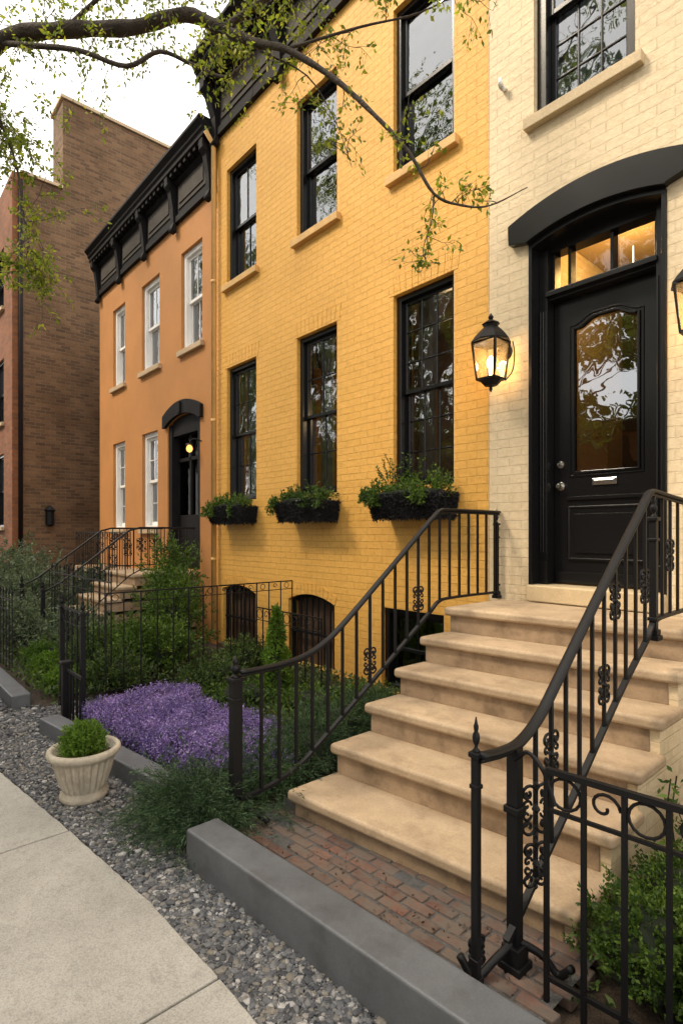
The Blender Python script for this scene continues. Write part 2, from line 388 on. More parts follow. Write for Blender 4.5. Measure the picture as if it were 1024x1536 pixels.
for a,b in BAS[1:]:
    f=MB()
    A=arc(a+.03,b-.03,.79,.085)
    f.tube([(a+.03,4.06,.05)]+[(x,4.06,z) for x,z in A]+[(b-.03,4.06,.05)],.028,4,rot=math.pi/4)
    for k in range(1,8):
        xx=a+(b-a)*k/8; f.bar((xx,4.035,.05),(xx,4.035,.85 if 1<k<7 else .82),.014)
    f.box(a+.03,b-.03,4.02,4.05,.42,.445)
    w=f.obj("window",M_iron,YH)
    g=MB(); n=6
    for k in range(n):
        x0_=a+.03+(b-a-.06)*k/n; g.box(x0_+.004,x0_+(b-a-.06)/n-.004,4.13,4.16,.05,.895 if 0<k<n-1 else .85)
    g.box(a,b,4.161,4.18,.05,.88); g.obj("timber_shutter",M_wood,w,bevel=.003,seg=1)
    s=MB(); s.box(a-.05,b+.05,3.93,4.03,-.02,.048); s.obj("window_sill",M_wood,w,bevel=.006)
    l=MB(); n=13; Ai=arc(a-.01,b+.01,.803,.09,n); Ao=arc(a-.04,b+.04,.895,.12,n)
    for i in range(n):
        p0,p1,q0,q1=[np.array(t) for t in (Ai[i],Ai[i+1],Ao[i],Ao[i+1])]
        e=.05; l.prism_y([tuple(p0+(p1-p0)*e),tuple(p1-(p1-p0)*e),tuple(q1-(q1-q0)*e),tuple(q0+(q1-q0)*e)],3.994,4.02)
    l.obj("brick_lintel",M_yel,w)
d=MB(); d.tube([(-7.2,3.93,.1),(-7.2,3.93,7.2),(-7.2,3.8,7.35)],.035,10)
for z in (1.2,3.2,5.2): d.lathe([(.041,0),(.041,.05)],(-7.2,3.93,z),10)
d.obj("downpipe",M_ysill,YH,smooth=True)
def cornice(H,x0,x1,y,z0,z1,pr,brx,mat_,bw=.065):
    h=z1-z0; c=MB()
    c.prism_x([(y+.28,z0),(y-.06,z0),(y-.06,z0+h*.10),(y-.03,z0+h*.12),(y-.03,z0+h*.60),(y-.08,z0+h*.64),(y-.08,z0+h*.69),(y-pr*.7,z0+h*.73),(y-pr*.7,z0+h*.79),(y-pr*.8,z0+h*.82),(y-pr*.8,z0+h*.86),(y-pr,z0+h*.92),(y-pr,z0+h*.96),(y-pr*.92,z1),(y+.28,z1)][::-1],x0,x1)
    xx=x0+.06
    while xx<x1-.1:
        c.box(xx,xx+.07,y-pr*.62,y-.081,z0+h*.66,z0+h*.729); xx+=.16
    co=c.obj("cornice",mat_,H,bevel=.004)
    for xb in brx:
        b=MB(); pr2=pr*.66; hh=h*.72
        P=[(y-.031,z0-.14),(y-.08,z0-.14),(y-.11,z0-.08),(y-.085,z0+.0),(y-.10,z0+hh*.35),(y-pr2*.7,z0+hh*.7),(y-pr2,z0+hh*.8),(y-pr2,z0+hh),(y-.031,z0+hh)]
        b.prism_x(P[::-1],xb-bw,xb+bw)
        b.tube([(xb-bw-.008,y-pr2*.72,z0+hh*.82),(xb+bw+.008,y-pr2*.72,z0+hh*.82)],.05,14)
        b.tube([(xb-bw-.008,y-.075,z0-.09),(xb+bw+.008,y-.075,z0-.09)],.042,14)
        b.obj("bracket",mat_,co,bevel=.006)
    for i in range(len(brx)-1):
        a,b_=brx[i]+.11,brx[i+1]-.11; nn=max(1,int((b_-a)/.9))
        for q in range(nn):
            aa=a+(b_-a)*q/nn+.03; bb=a+(b_-a)*(q+1)/nn-.03; p=MB()
            p.box(aa,bb,y-.045,y-.031,z0+h*.19,z0+h*.56); p.box(aa+.05,bb-.05,y-.06,y-.045,z0+h*.26,z0+h*.49); p.obj("cornice_panel",M_frieze,co,bevel=.006)
cornice(YH,-7.3,-2.66,4,7.3,8.35,.42,[-7.18,-5.6,-4.0,-2.8],M_dkcorn)

# ================================================================ CREAM HOUSE
DX0,DX1=-2.284,-1.30; RA=.085
op=[(DX0,DX1,1.07,3.86,RA),(-2.244,-1.496,4.84,6.5,0)]
CH=house("cream_house","cream painted brick row house with black arched front door",-2.648,4.5,4,9,M_cream,op,[.9,4.28,6.8])
window(CH,-2.244,-1.496,4.84,6.5,4,M_black,M_csill,3,3,None,'full',fw=.075,mc=M_blind)
fr=MB()
fr.box(DX0+.002,DX0+.03,3.985,4.29,1.2,3.86); fr.box(DX1-.03,DX1-.002,3.985,4.29,1.2,3.86)
fr.box(DX0+.03,DX0+.10,4.10,4.30,1.2,3.83); fr.box(DX1-.10,DX1-.03,4.10,4.30,1.2,3.83)
for k in range(3):
    for xx in (DX0+.043+.022*k,DX1-.087+.022*k): fr.tube([(xx,4.10,1.45),(xx,4.10,3.35)],.008,8)
for xx in (DX0+.028,DX1-.104): fr.box(xx,xx+.076,4.085,4.14,1.2,1.38)
fr.box(DX0+.10,DX1-.10,4.12,4.30,3.43,3.51); fr.box(DX0+.09,DX1-.09,4.08,4.14,3.452,3.488)
A=arc(DX0+.03,DX1-.03,3.84,RA-.01)
fr.prism_y([(DX0+.03,3.81),(DX1-.03,3.81)]+list(reversed(A)),4.14,4.26)
S0=arc(DX0+.002,DX1-.002,3.858,RA-.002,18); S1=arc(DX0+.002,DX1-.002,3.82,RA-.002,18)
fr.prism_y(S1+list(reversed(S0)),3.984,4.29)
for xx in (DX0+.10,DX1-.13): fr.box(xx,xx+.03,4.16,4.26,3.51,3.81)
W3=(DX1-DX0-.26)
for k in (.16,.60): xx=DX0+.13+W3*k; fr.box(xx-.012,xx+.012,4.165,4.25,3.51,3.81)
FR=fr.obj("door_frame",M_black,CH,bevel=.003)
g=MB(); g.add([(DX0+.12,4.22,3.5),(DX1-.12,4.22,3.5),(DX1-.12,4.22,3.82),(DX0+.12,4.22,3.82)],[(0,1,2,3)]); g.obj("transom_pane",M_glass4,FR)
h=MB(); h.prism_y([(-2.43,3.90),(-2.30,3.872)]+arc(DX0-.002,DX1+.002,3.862,RA-.004,20)+[(-1.285,3.872),(-1.165,3.90)]+list(reversed(arc(-2.435,-1.155,4.05,.12,24))),3.935,3.9995)
h.obj("door_hood",M_black,CH,bevel=.003,seg=1,label="flat segmental black painted arch over the door")
t=MB(); t.box(DX0,DX1,3.95,4.3,1.071,1.198); t.obj("threshold",M_csill,CH,bevel=.01)
cl_=MB(); cl_.box(-2.44,-.9,4.32,6.19,4.262,4.278); cl_.obj("hall_ceiling",M_intw,CH)
lx0,lx1,lz0,lz1=DX0+.103,DX1-.103,1.205,3.427
gx0,gx1,gz0=lx0+.155,lx1-.145,2.07
n=20; TOP=[]
for i in range(n+1):
    t_=i/n; TOP.append((gx0+(gx1-gx0)*t_, 3.19+.06*(0.5-0.5*math.cos(math.pi*min(1,max(0,(t_-.05)/.3 if t_<.5 else (.95-t_)/.3))))))
outline=[(gx0,gz0),(gx1,gz0)]+list(reversed(TOP))
l=MB(); l.box(lx0,lx1,4.21,4.265,lz0,lz1); DO=l.obj("door",M_black,CH)
c=MB(); c.prism_y(outline,4.1,4.4); cutwall(DO,c)
bm_=DO.modifiers.new("b",'BEVEL'); bm_.width=.003; bm_.limit_method='ANGLE'
tr=MB()
loop=[(x,4.207,z) for x,z in outline]; loop.append(loop[0])
tr.tube(loop,.014,6)
cx,cz=(gx0+gx1)/2,(gz0+3.2)/2
tr.tube([(cx+(x-cx)*1.12,4.208,cz+(z-cz)*1.045) for x,_,z in loop],.007,6)
def panel(mb,a,b,p,q,y):
    mb.box(a,b,y-.012,y,p,q); mb.box(a+.05,b-.05,y-.024,y-.012,p+.05,q-.05)
    P=[(a,y-.008,p),(b,y-.008,p),(b,y-.008,q),(a,y-.008,q),(a,y-.008,p)]
    for i in range(4): mb.tube(P[i:i+2],.012,6)
panel(tr,lx0+.12,lx1-.11,1.40,1.80,4.211)
tr.box(lx0+.10,lx1-.09,4.195,4.211,1.86,1.885); tr.box(lx0+.02,lx1-.02,4.19,4.211,1.215,1.30)
tr.obj("door_panel",M_black,DO,bevel=.003)
g=MB(); g.add([(x,4.235,z) for x,z in outline],[tuple(range(len(outline)))]); g.obj("glass_pane",M_glass2,DO)
for z,r,nm_ in ((1.97,.034,"door_knob"),(2.14,.028,"deadbolt")):
    k=MB()
    k.tube([(lx0+.055,4.212,z),(lx0+.055,4.196,z)],r,16); k.tube([(lx0+.055,4.196,z),(lx0+.055,4.165,z),(lx0+.055,4.15,z)],[.012,.02 if r>.03 else .012,.018 if r>.03 else .008],14)
    k.obj(nm_,M_brass,DO,smooth=False,bevel=.002)
k=MB(); k.box(cx-.09,cx+.09,4.196,4.21,1.965,2.015); k.box(cx-.075,cx+.075,4.190,4.196,1.975,2.003); k.obj("mail_slot",M_brass,DO,bevel=.003)
hk=MB(); hk.tube([(-2.5,4.0,5.22),(-2.5,3.95,5.22)],.02,10); hk.tube([(-2.5,3.95,5.22),(-2.5,3.93,5.24),(-2.5,3.93,5.28)],[.022,.02,.01],10); hk.obj("wall_insulator",M_white,CH,smooth=True)

# ================================================================ ORANGE HOUSE
OW2=[(-11.47,-10.82),(-10.0,-9.22),(-8.39,-7.68)]
OW1=[(-11.47,-10.82),(-9.98,-9.3)]
op=[(a,b,4.52,6.1,0) for a,b in OW2]+[(a,b,1.68,3.4,0) for a,b in OW1]+[(-8.9,-7.75,1.02,3.4,.12)]
OH=house("orange_house","orange stucco row house with white windows and black bracketed cornice",-12.27,-7.245,4,6.7,M_orange,op,[.8,3.9,6.35])
for a,b in OW2: window(OH,a,b,4.52,6.1,4,M_white,M_osill,2,1,None,'sides',fw=.08,dep=.05,mc=M_curtw,st=.05)
for a,b in OW1: window(OH,a,b,1.68,3.4,4,M_white,M_osill,2,2,None,'sides',fw=.08,dep=.05,mc=M_curtw,st=.05)
cornice(OH,-12.32,-7.25,4,6.62,7.6,.30,[-12.2,-10.98,-9.75,-8.55,-7.36],M_dkcorn,.055)
d=MB(); d.box(-8.895,-8.78,4.02,4.25,1.05,3.4); d.box(-7.87,-7.755,4.02,4.25,1.05,3.4); d.box(-8.78,-7.87,4.04,4.22,3.2,3.5); d.box(-8.78,-7.87,4.14,4.2,1.05,1.9); d.box(-8.36,-8.30,4.13,4.2,1.9,3.2); d.box(-8.78,-7.87,4.13,4.2,2.78,2.84)
do=d.obj("door",M_dkcorn,OH,bevel=.006,label="black glazed double door")
g=MB(); g.add([(-8.78,4.17,1.9),(-7.87,4.17,1.9),(-7.87,4.17,3.2),(-8.78,4.17,3.2)],[(0,1,2,3)]); g.obj("glass_pane",M_glass3,do)
h=MB(); h.prism_y([(-9.0,3.36),(-8.9,3.37)]+arc(-8.89,-7.76,3.39,.12,16)+[(-7.75,3.37),(-7.65,3.36)]+list(reversed(arc(-9.0,-7.65,3.56,.17,16))),3.94,3.9995); h.box(-8.36,-8.28,3.91,3.94,3.52,3.70); h.obj("door_hood",M_dkcorn,OH,bevel=.005)

# ================================================================ BROWN BRICK BUILDING
BH=top("brick_building","tall brown brick building with plain side wall","building",(-17,6,0))
b=MB(); b.box(-13.52,-13.5,2.82,12,0,9.35); b.box(-30,-13.52,2.84,12,0,9.35); b.obj("side_wall",M_dark,BH)
b=MB(); b.box(-14.3,-13.5,3.6,6.6,9.35,11.4); b.obj("parapet_wall",M_dark,BH)
b=MB(); b.box(-14.35,-13.45,3.55,6.65,11.4,11.48); b.box(-30,-13.45,2.75,3.598,9.35,9.42); b.obj("coping",M_osill,BH,bevel=.01)
b=MB(); b.box(-30,-13.5,2.6,2.82,-.1,9.35); fw=b.obj("front_wall",M_red,BH)
W=[(-15.2,-14.35,z0,z1,0) for z0,z1 in ((6.7,8.05),(4.1,5.55),(1.75,3.4))]+[(-17.4,-16.5,z0,z1,0) for z0,z1 in ((6.7,8.05),(4.1,5.55),(1.75,3.4))]
c=MB()
for a,b_,p,q,_ in W: c.box(a,b_,2.4,3.2,p,q)
cutwall(fw,c)
for a,b_,p,q,_ in W: window(BH,a,b_,p,q,2.6,M_black,M_osill,1,1,None,None,dep=.04)
d=MB(); d.tube([(-13.45,2.75,.1),(-13.45,2.75,9.2)],.045,8); d.obj("downpipe",M_dkcorn,BH,smooth=True)

# houses across the street, seen mirrored in the windows
for k,(x0,x1,hh,mt) in enumerate(((-34,-24,6.4,M_red),(-24,-15,7.0,M_dark),(-15,-6,6.2,M_red),(-6,3,6.8,M_dark),(3,12,6.4,M_red))):
    H=top("brick_house","brick row house across the street","house",((x0+x1)/2,-16,0),"brick row houses across the street")
    b=MB(); b.box(x0+.01,x1-.01,-22,-15,0,hh); b.obj("wall",mt,H)
    b=MB(); b.box(x0-.05,x1+.05,-15.0,-14.6,hh-.6,hh-.1); b.box(x0,x1,-22,-14.9,hh+.0,hh+.12); b.obj("cornice",M_dkcorn,H,bevel=.03)
    for ix in range(4):
        for z0 in (1.0,3.6):
            xx=x0+1.1+(x1-x0-2.2)*ix/3; b=MB(); b.box(xx-.5,xx+.5,-14.999,-14.93,z0,z0+1.7); b.box(xx-.44,xx+.44,-14.93,-14.91,z0+.82,z0+.88); b.box(xx-.6,xx+.6,-14.999,-14.85,z0-.12,z0-.002); b.obj("window",M_black,H)

# ================================================================ LANTERNS
m,nt,N,L=newmat("seeded lantern glass")
t=N('ShaderNodeBsdfTransparent'); t.inputs[0].default_value=(.95,.9,.8,1)
tl=N('ShaderNodeBsdfTranslucent'); tl.inputs[0].default_value=(.9,.75,.5,1); gl=N('ShaderNodeBsdfGlossy'); gl.inputs['Roughness'].default_value=.05
x1_=N('ShaderNodeMixShader'); x1_.inputs[0].default_value=.10; L(t.outputs[0],x1_.inputs[1]); L(tl.outputs[0],x1_.inputs[2])
x2_=N('ShaderNodeMixShader'); x2_.inputs[0].default_value=.14; L(x1_.outputs[0],x2_.inputs[1]); L(gl.outputs[0],x2_.inputs[2])
o_=N('ShaderNodeOutputMaterial'); L(x2_.outputs[0],o_.inputs[0]); M_lglass=m
def lantern(cx,cy,z0,label):
    L_=top("wall_lantern",label,"lantern",(cx,cy,z0),"wall lanterns beside the door")
    f=MB(); zt=z0+.34; r0,r1=.078,.104
    def ring(r,z): return [(cx+r*sx,cy+r*sy,z) for sx,sy in ((-1,-1),(1,-1),(1,1),(-1,1))]
    a=ring(r0,z0+.05); b=ring(r1,zt)
    for i in range(4):
        f.bar(a[i],b[i],.013); f.bar(a[i],a[(i+1)%4],.015); f.bar(b[i],b[(i+1)%4],.02)
    for sx,sy in ((1,-1),(1,1)):
        f.tube(catmull([(cx+sx*.12,cy+sy*.12,zt+.01),(cx+sx*.13,cy+sy*.13,zt-.08),(cx+sx*.12,cy+sy*.12,z0+.12),(cx+sx*.08,cy+sy*.08,z0+.04)],4),.005,5)
    F=f.obj("lantern_frame",M_iron,L_)
    r=MB()
    prof=[(.152,.0),(.154,.012),(.146,.022),(.13,.045),(.10,.080),(.065,.115),(.055,.125),(.06,.14),(.072,.148),(.052,.162),(.03,.175),(.014,.185),(.02,.195),(.022,.205),(.012,.22),(.002,.235)]
    r.lathe(prof,(cx,cy,zt),8)
    r.obj("lantern_cap",M_iron,L_)
    r=MB(); r.lathe([(.004,-.05),(.014,-.03),(.01,-.012),(.05,0),(.08,.03),(.09,.05)],(cx,cy,z0),8); r.obj("lantern_base",M_iron,L_)
    w=MB(); w.tube([(cx,3.999,z0+.30),(cx,3.985,z0+.30)],.07,16); w.tube(catmull([(cx,3.985,z0+.34),(cx,3.94,z0+.46),(cx,cy+.06,z0+.45),(cx,cy,z0+.44)],6),.012,8)
    w.tube(catmull([(cx,3.985,z0+.25),(cx,3.95,z0+.18),(cx,cy+.10,z0+.16)],6),.008,6); w.obj("bracket",M_iron,L_,smooth=False)
    g=MB(); a2=ring(r0-.004,z0+.055); b2=ring(r1-.006,zt-.004)
    for i in range(4): j=(i+1)%4; g.add([a2[i],a2[j],b2[j],b2[i]],[(0,1,2,3)])
    g.obj("lantern_glass",M_lglass,L_)
    c=MB(); c.lathe([(.012,0),(.014,.06),(.016,.065),(.026,.085),(.032,.11),(.026,.14),(.008,.165)],(cx,cy,z0+.07),12); c.obj("bulb",M_bulb,L_,smooth=True)
    li=bpy.data.lights.new("lantern_light",'POINT'); li.energy=9; li.color=(1,.62,.28); li.shadow_soft_size=.05
    lo=bpy.data.objects.new("lantern_light",li); COL.objects.link(lo); lo.parent=L_; lo.location=(0,0,.20)
lantern(-2.5,3.80,2.77,"lit black iron wall lantern with warm bulb on cream brick")
lantern(-1.06,3.80,2.76,"lit black iron wall lantern with warm bulb on cream brick")
wl=MB(); wl.lathe([(.03,0),(.09,.04),(.09,.32),(.12,.36),(.02,.46)],(-13.36,3.3,1.75),8); wl.box(-13.5,-13.3,3.26,3.34,1.95,2.02)
wl.obj("wall_lamp",M_iron,label="small black wall lamp on brown brick wall",category="lamp")
PL=top("porch_lamp","small glowing amber globe lamp beside orange house door","lamp",(-7.82,3.86,2.82))
b=MB(); b.lathe([(.01,0),(.04,.02),(.05,.055),(.04,.09),(.02,.11)],(-7.82,3.86,2.83),14); b.obj("lamp_globe",M_amber,PL,smooth=True)
b=MB(); b.tube(catmull([(-7.82,3.86,2.94),(-7.80,3.88,3.02),(-7.74,3.93,3.03),(-7.70,3.998,3.0)],5),.012,8); b.lathe([(.06,0),(.05,.02),(.01,.03)],(-7.82,3.86,2.94),10); b.obj("lamp_bracket",M_iron,PL)

def plight(loc,e,parent,c=(1,.66,.32),r=.12):
    li=bpy.data.lights.new("room_light",'POINT'); li.energy=e; li.color=c; li.shadow_soft_size=r
    lo=bpy.data.objects.new("room_light",li); COL.objects.link(lo); lo.parent=parent; lo.location=tuple(np.array(loc)-WL[parent.name])
def roomlamp(H,x,y,z,r=.035):
    s=MB(); s.lathe([(.004,0),(r*.8,r*.4),(r,r),(r*.8,r*1.6),(.006,r*2),(.004,.35)],(x,y,z),10); s.obj("ceiling_lamp",M_bulb2,H,smooth=True)
for x,y,z in ((-3.55,5.3,3.55),(-3.35,5.7,3.45),(-3.2,5.0,3.62),(-3.75,5.5,3.3),(-5.2,5.2,3.4)): roomlamp(YH,x,y,z)
plight((-3.9,5.2,3.3),14,YH)
plight((-1.9,5.0,3.95),24,CH,(1,.60,.20)); roomlamp(CH,-2.0,5.3,3.85,.05)

# ================================================================ STOOP
ST=top("stoop","sandstone stoop with six worn steps leading to black door","steps",(-1.7,3,0))
Ys=[1.81,2.12,2.40,2.67,2.925,3.2]; Zs=[.18,.36,.54,.715,.892,1.07]
SK=.13; X0,X1=-2.5,-.95
for i in range(6):
    y0=Ys[i]; z=Zs[i]; y1=(Ys[i+1]+.06) if i<5 else 3.60
    zb=Zs[i-1]-.001 if i else -.05
    t=MB()
    if i<5:
        t.box(X0,X1,y0,y1,z-.062,z); t.shear(SK,X0)
    else:
        xr=-.55; sk=lambda x:SK*(x-X0)
        A=[(X0,y0,z-.062),(xr,y0+sk(xr),z-.062),(xr,3.948,z-.062),(X0,3.948,z-.062)]
        t.prism(A,[(a,b,z) for a,b,_ in A])
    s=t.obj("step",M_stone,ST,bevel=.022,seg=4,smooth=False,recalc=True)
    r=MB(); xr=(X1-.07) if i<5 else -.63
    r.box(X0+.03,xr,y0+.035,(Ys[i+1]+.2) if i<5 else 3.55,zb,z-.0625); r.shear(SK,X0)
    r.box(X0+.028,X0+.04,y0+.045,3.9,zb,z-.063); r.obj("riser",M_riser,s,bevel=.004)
ck=MB()
for i in range(6):
    a=Ys[i]+.04+SK*1.5; ck.box(X1-.07,X1-.025,a,3.99,(-.05 if i==0 else Zs[i-1]-.0605),Zs[i]-.063)
ck.box(-.98,-.585,3.52,3.99,-.05,1.005)
ck.obj("side_wall",M_cream,ST)

# ================================================================ IRON RAILINGS
def spiral(c,ax,up,r,turns,a0,n=16,dirn=1):
    c=np.array(c,float);ax=np.array(ax,float);up=np.array(up,float)
    return [c+ (r*(1-.8*t/n))*(math.cos(a0+dirn*2*math.pi*turns*t/n)*ax+math.sin(a0+dirn*2*math.pi*turns*t/n)*up) for t in range(n+1)]
def ornament(mb,c,ax,s,th=.006):
    c=np.array(c,float);ax=np.array(ax,float);up=np.array([0,0,1.])
    for sx in (-1,1):
        for sz in (-1,1):
            cc=c+ax*sx*s*.42+up*sz*s*.75
            mb.tube(spiral(cc,ax*sx,up*sz,s*.42,1.15,math.pi,16,-1),th,5)
            mb.tube(spiral(c+ax*sx*s*.5+up*sz*s*.22,ax*sx,-up*sz,s*.26,1.0,math.pi,12,1),th*.9,5)
    mb.lathe([(.002,-s*.25),(s*.14,-s*.1),(s*.2,0),(s*.14,s*.1),(.002,s*.25)],tuple(c),8)
    for sz in (-1,1):
        mb.lathe([(.002,-s*.14),(s*.12,0),(.002,s*.14)],tuple(c+up*sz*s*1.15),8)
    for sx in (-1,1):
        for sz in (-1,1):
            q=c+ax*sx*s*.25+up*sz*s*.5; n_=np.cross(ax,up)
            mb.add([q,q+ax*sx*s*.3+up*sz*s*.05+n_*s*.1,q+ax*sx*s*.55+up*sz*s*.3,q+ax*sx*s*.15+up*sz*s*.3-n_*s*.1],[(0,1,2,3)])
def newel(p,z0,z1,w,parent):
    x,y=p; n=MB()
    n.box(x-w/2,x+w/2,y-w/2,y+w/2,z0,z1-.12)
    for zz,k,hh in ((z0,1.9,.025),(z0+.025,1.5,.03),(z0+.10,1.35,.018),(z1-.24,1.3,.015),(z1-.135,1.5,.018)):
        n.box(x-w*k/2,x+w*k/2,y-w*k/2,y+w*k/2,zz,zz+hh)
    o=n.obj("newel_post",M_iron,parent,bevel=.003)
    f=MB(); s=w/.06
    f.lathe([(.028*s,0),(.03*s,.008),(.014*s,.016),(.012*s,.024),(.024*s,.034),(.03*s,.048),(.026*s,.062),(.014*s,.072),(.018*s,.078),(.02*s,.088),(.012*s,.1),(.002,.12)],(x,y,z1-.12),14)
    f.obj("finial",M_iron,o,smooth=True)
def stairrail(name_lab,X,topP,botP,y0,y1,new,orn,bw=.015):
    R=top("stair_railing",name_lab,"railing",(X,(y0+y1)/2,0),"iron railings of the stoop")
    T=catmull([(X,a,b) for a,b in topP],8); B=catmull([(X,a,b) for a,b in botP],6)
    h=MB(); h.tube(T,.018,10,sx=1.3,sz=.62); h.tube(T-np.array([0,0,.018]),.009,6,sx=1.0); h.obj("handrail",M_iron,R,smooth=True)
    b=MB(); b.tube(B,.012,4,rot=math.pi/4,sx=1.5); b.obj("lower_rail",M_iron,R)
    n=int((y1-y0)/.115)
    for i in range(n+1):
        yy=y0+(y1-y0)*i/n; zt=np.interp(yy,T[:,1],T[:,2]); zb=np.interp(yy,B[:,1],B[:,2])
        q=MB(); q.bar((X,yy,zb-.005),(X,yy,zt-.015),bw)
        q.obj("baluster",M_iron,R)
        if i in orn:
            o=MB(); zc=zb+orn[i]*(zt-zb)
            ornament(o,(X,yy,zc),(0,1,0),.075); o.obj("scrollwork",M_iron,R)
    for p,z0,z1,w in new: newel(p,z0,z1,w,R)
    return R
LR=stairrail("black wrought iron stair railing with scrollwork beside sandstone steps",-2.55,
    [(1.55,.865),(1.75,.865),(1.95,.885),(2.12,.945),(2.3,1.06),(2.7,1.37),(3.05,1.645),(3.15,1.72),(3.23,1.768),(3.35,1.775),(3.99,1.775)],
    [(1.55,.19),(1.75,.21),(1.95,.27),(2.1,.36),(2.6,.69),(3.1,1.03),(3.2,1.10),(3.35,1.12),(3.99,1.12)],1.68,3.93,
    [((-2.6,1.55),.06,.945,.055),((-2.55,3.96),1.07,1.80,.03)],{7:.25,11:.30})
RR=stairrail("black wrought iron stair railing with scrollwork ending at sandstone landing",-1.07,
    [(1.57,.86),(1.70,.845),(1.82,.85),(1.95,.91),(2.1,1.03),(2.5,1.365),(2.9,1.69),(3.0,1.775),(3.07,1.815),(3.2,1.81),(3.99,1.76)],
    [(1.72,.17),(1.8,.22),(1.95,.33),(2.3,.58),(2.7,.87),(3.0,1.06),(3.1,1.14),(3.3,1.16),(3.99,1.16)],1.92,3.93,
    [((-1.09,1.57),.06,.985,.026),((-1.07,3.1),1.05,1.80,.035)],{1:.6,5:.3,6:.72,9:.4,12:.5},.014)
p_=MB(); x_,y_=-1.075,1.785
for z0,z1,w_ in ((0,.03,.12),(.03,.07,.09),(.07,.13,.07),(.13,.60,.044),(.60,.625,.06),(.625,.835,.044)): p_.box(x_-w_/2,x_+w_/2,y_-w_/2,y_+w_/2,z0,z1)
p_.obj("newel_post",M_iron,RR,bevel=.004)
for zz,ss in ((.60,.08),(.40,.07)):
    o=MB(); ornament(o,(-1.035,1.86,zz),(.4,.9,0),ss,.006); o.obj("scrollwork",M_iron,RR)
o=MB(); ornament(o,(-1.15,1.66,.12),(.3,.95,0),.045,.007); o.obj("scrollwork",M_iron,RR)
o=MB()
o.tube(catmull([(-1.075,1.79,.14),(-1.10,1.70,.10),(-1.13,1.62,.06),(-1.18,1.60,.12)],5),.014,8)
o.tube(catmull([(-1.075,1.79,.14),(-1.0,1.84,.10),(-.95,1.86,.05),(-.9,1.86,.1)],5),.014,8)
o.obj("foot_scroll",M_iron,RR,smooth=True)
o=MB(); o.tube(catmull([(-2.6,1.55,.14),(-2.56,1.47,.10),(-2.52,1.42,.07)],5),.016,8); o.tube(catmull([(-2.6,1.57,.14),(-2.5,1.63,.10),(-2.45,1.66,.07)],5),.016,8); o.obj("foot_scroll",M_iron,LR,smooth=True)

def fence(label,p,q,z0,z1,sp,rings=True,th=.014,posts=True,name="iron_fence",group="iron garden fences",ringr=.045,spear=False):
    p=np.array(p,float);q=np.array(q,float); L_=np.linalg.norm(q-p); ax=(q-p)/L_; mid=(p+q)/2
    F=top(name,label,"fence" if name!="garden_gate" else "gate",(mid[0],mid[1],z0),group)
    P3=lambda t,z:(p[0]+ax[0]*t,p[1]+ax[1]*t,z)
    for z,w in ((z1,th*1.3),(z1-ringr*2-.03,th*.8),(z0+.10,th)):
        r=MB(); r.bar(P3(0,z),P3(L_,z),w); r.obj("rail",M_iron,F)
    n=max(2,int(L_/sp))
    for i in range(n+1):
        t=L_*i/n; b=MB(); b.bar(P3(t,z0),P3(t,z1+(.06 if spear else 0)),th)
        if spear: b.lathe([(.004,0),(.014,.02),(.002,.07)],P3(t,z1+.05),6)
        b.obj("picket",M_iron,F)
    if rings:
        s=MB(); a3=(ax[0],ax[1],0)
        for i in range(n):
            c=P3(L_*(i+.5)/n,z1-ringr-.015); s.tube(spiral(c,a3,(0,0,1),ringr,1.0,0,16) if i%2 else [np.array(c)+ringr*(math.cos(k*math.pi/8)*np.array(a3)+math.sin(k*math.pi/8)*np.array([0,0,1])) for k in range(17)],.0055*min(1,th/.014),5)
        s.obj("scrollwork",M_iron,F)
    if posts:
        for t in (0,L_):
            x,y,_=P3(t,0); newel((x,y),z0-.02,z1+.12,.04,F)
    return F
GF=fence("black iron garden fence with scroll rings above boxwood",(-.93,1.74),(.75,1.9),.02,.81,.115,True,.015,False,ringr=.05)
o=MB(); o.tube(catmull([(-1.06,1.76,.80),(-1.0,1.745,.845),(-.94,1.74,.80),(-.90,1.74,.70)],6),.008,6); o.obj("scrollwork",M_iron,GF)
fence("tall black iron divider fence between planted front gardens",(-5.2,1.75),(-5.2,3.85),.06,1.05,.16,True,.010,False,ringr=.03)
fence("low black iron fence with scroll tops before arched basement windows",(-5.1,3.3),(-4.0,3.3),.05,.80,.12,True,.010,False,ringr=.05)
fence("black iron fence along orange house garden",(-12.2,1.3),(-6.75,1.3),.12,.88,.15,False,.010,False,spear=True)
fence("tall thin black iron fence before the tan stoop",(-7.6,1.9),(-5.5,1.9),.05,1.12,.17,False,.010,False,spear=True)
fence("black iron garden gate with square posts",(-5.5,1.46),(-4.9,1.46),.02,.93,.12,True,.012,True,name="garden_gate",group=None)
GP=MB(); GP.box(-5.16,-5.10,1.36,1.42,0,.48); GP.box(-5.175,-5.085,1.345,1.435,.48,.505); GP.box(-5.1,-4.7,1.385,1.40,.42,.45)
for k in range(4): GP.box(-5.02+.09*k,-5.005+.09*k,1.386,1.4,0.02,.42)
GP.obj("low_iron_rail",M_iron,label="short black iron edging rail with square post",category="fence",bevel=.003)

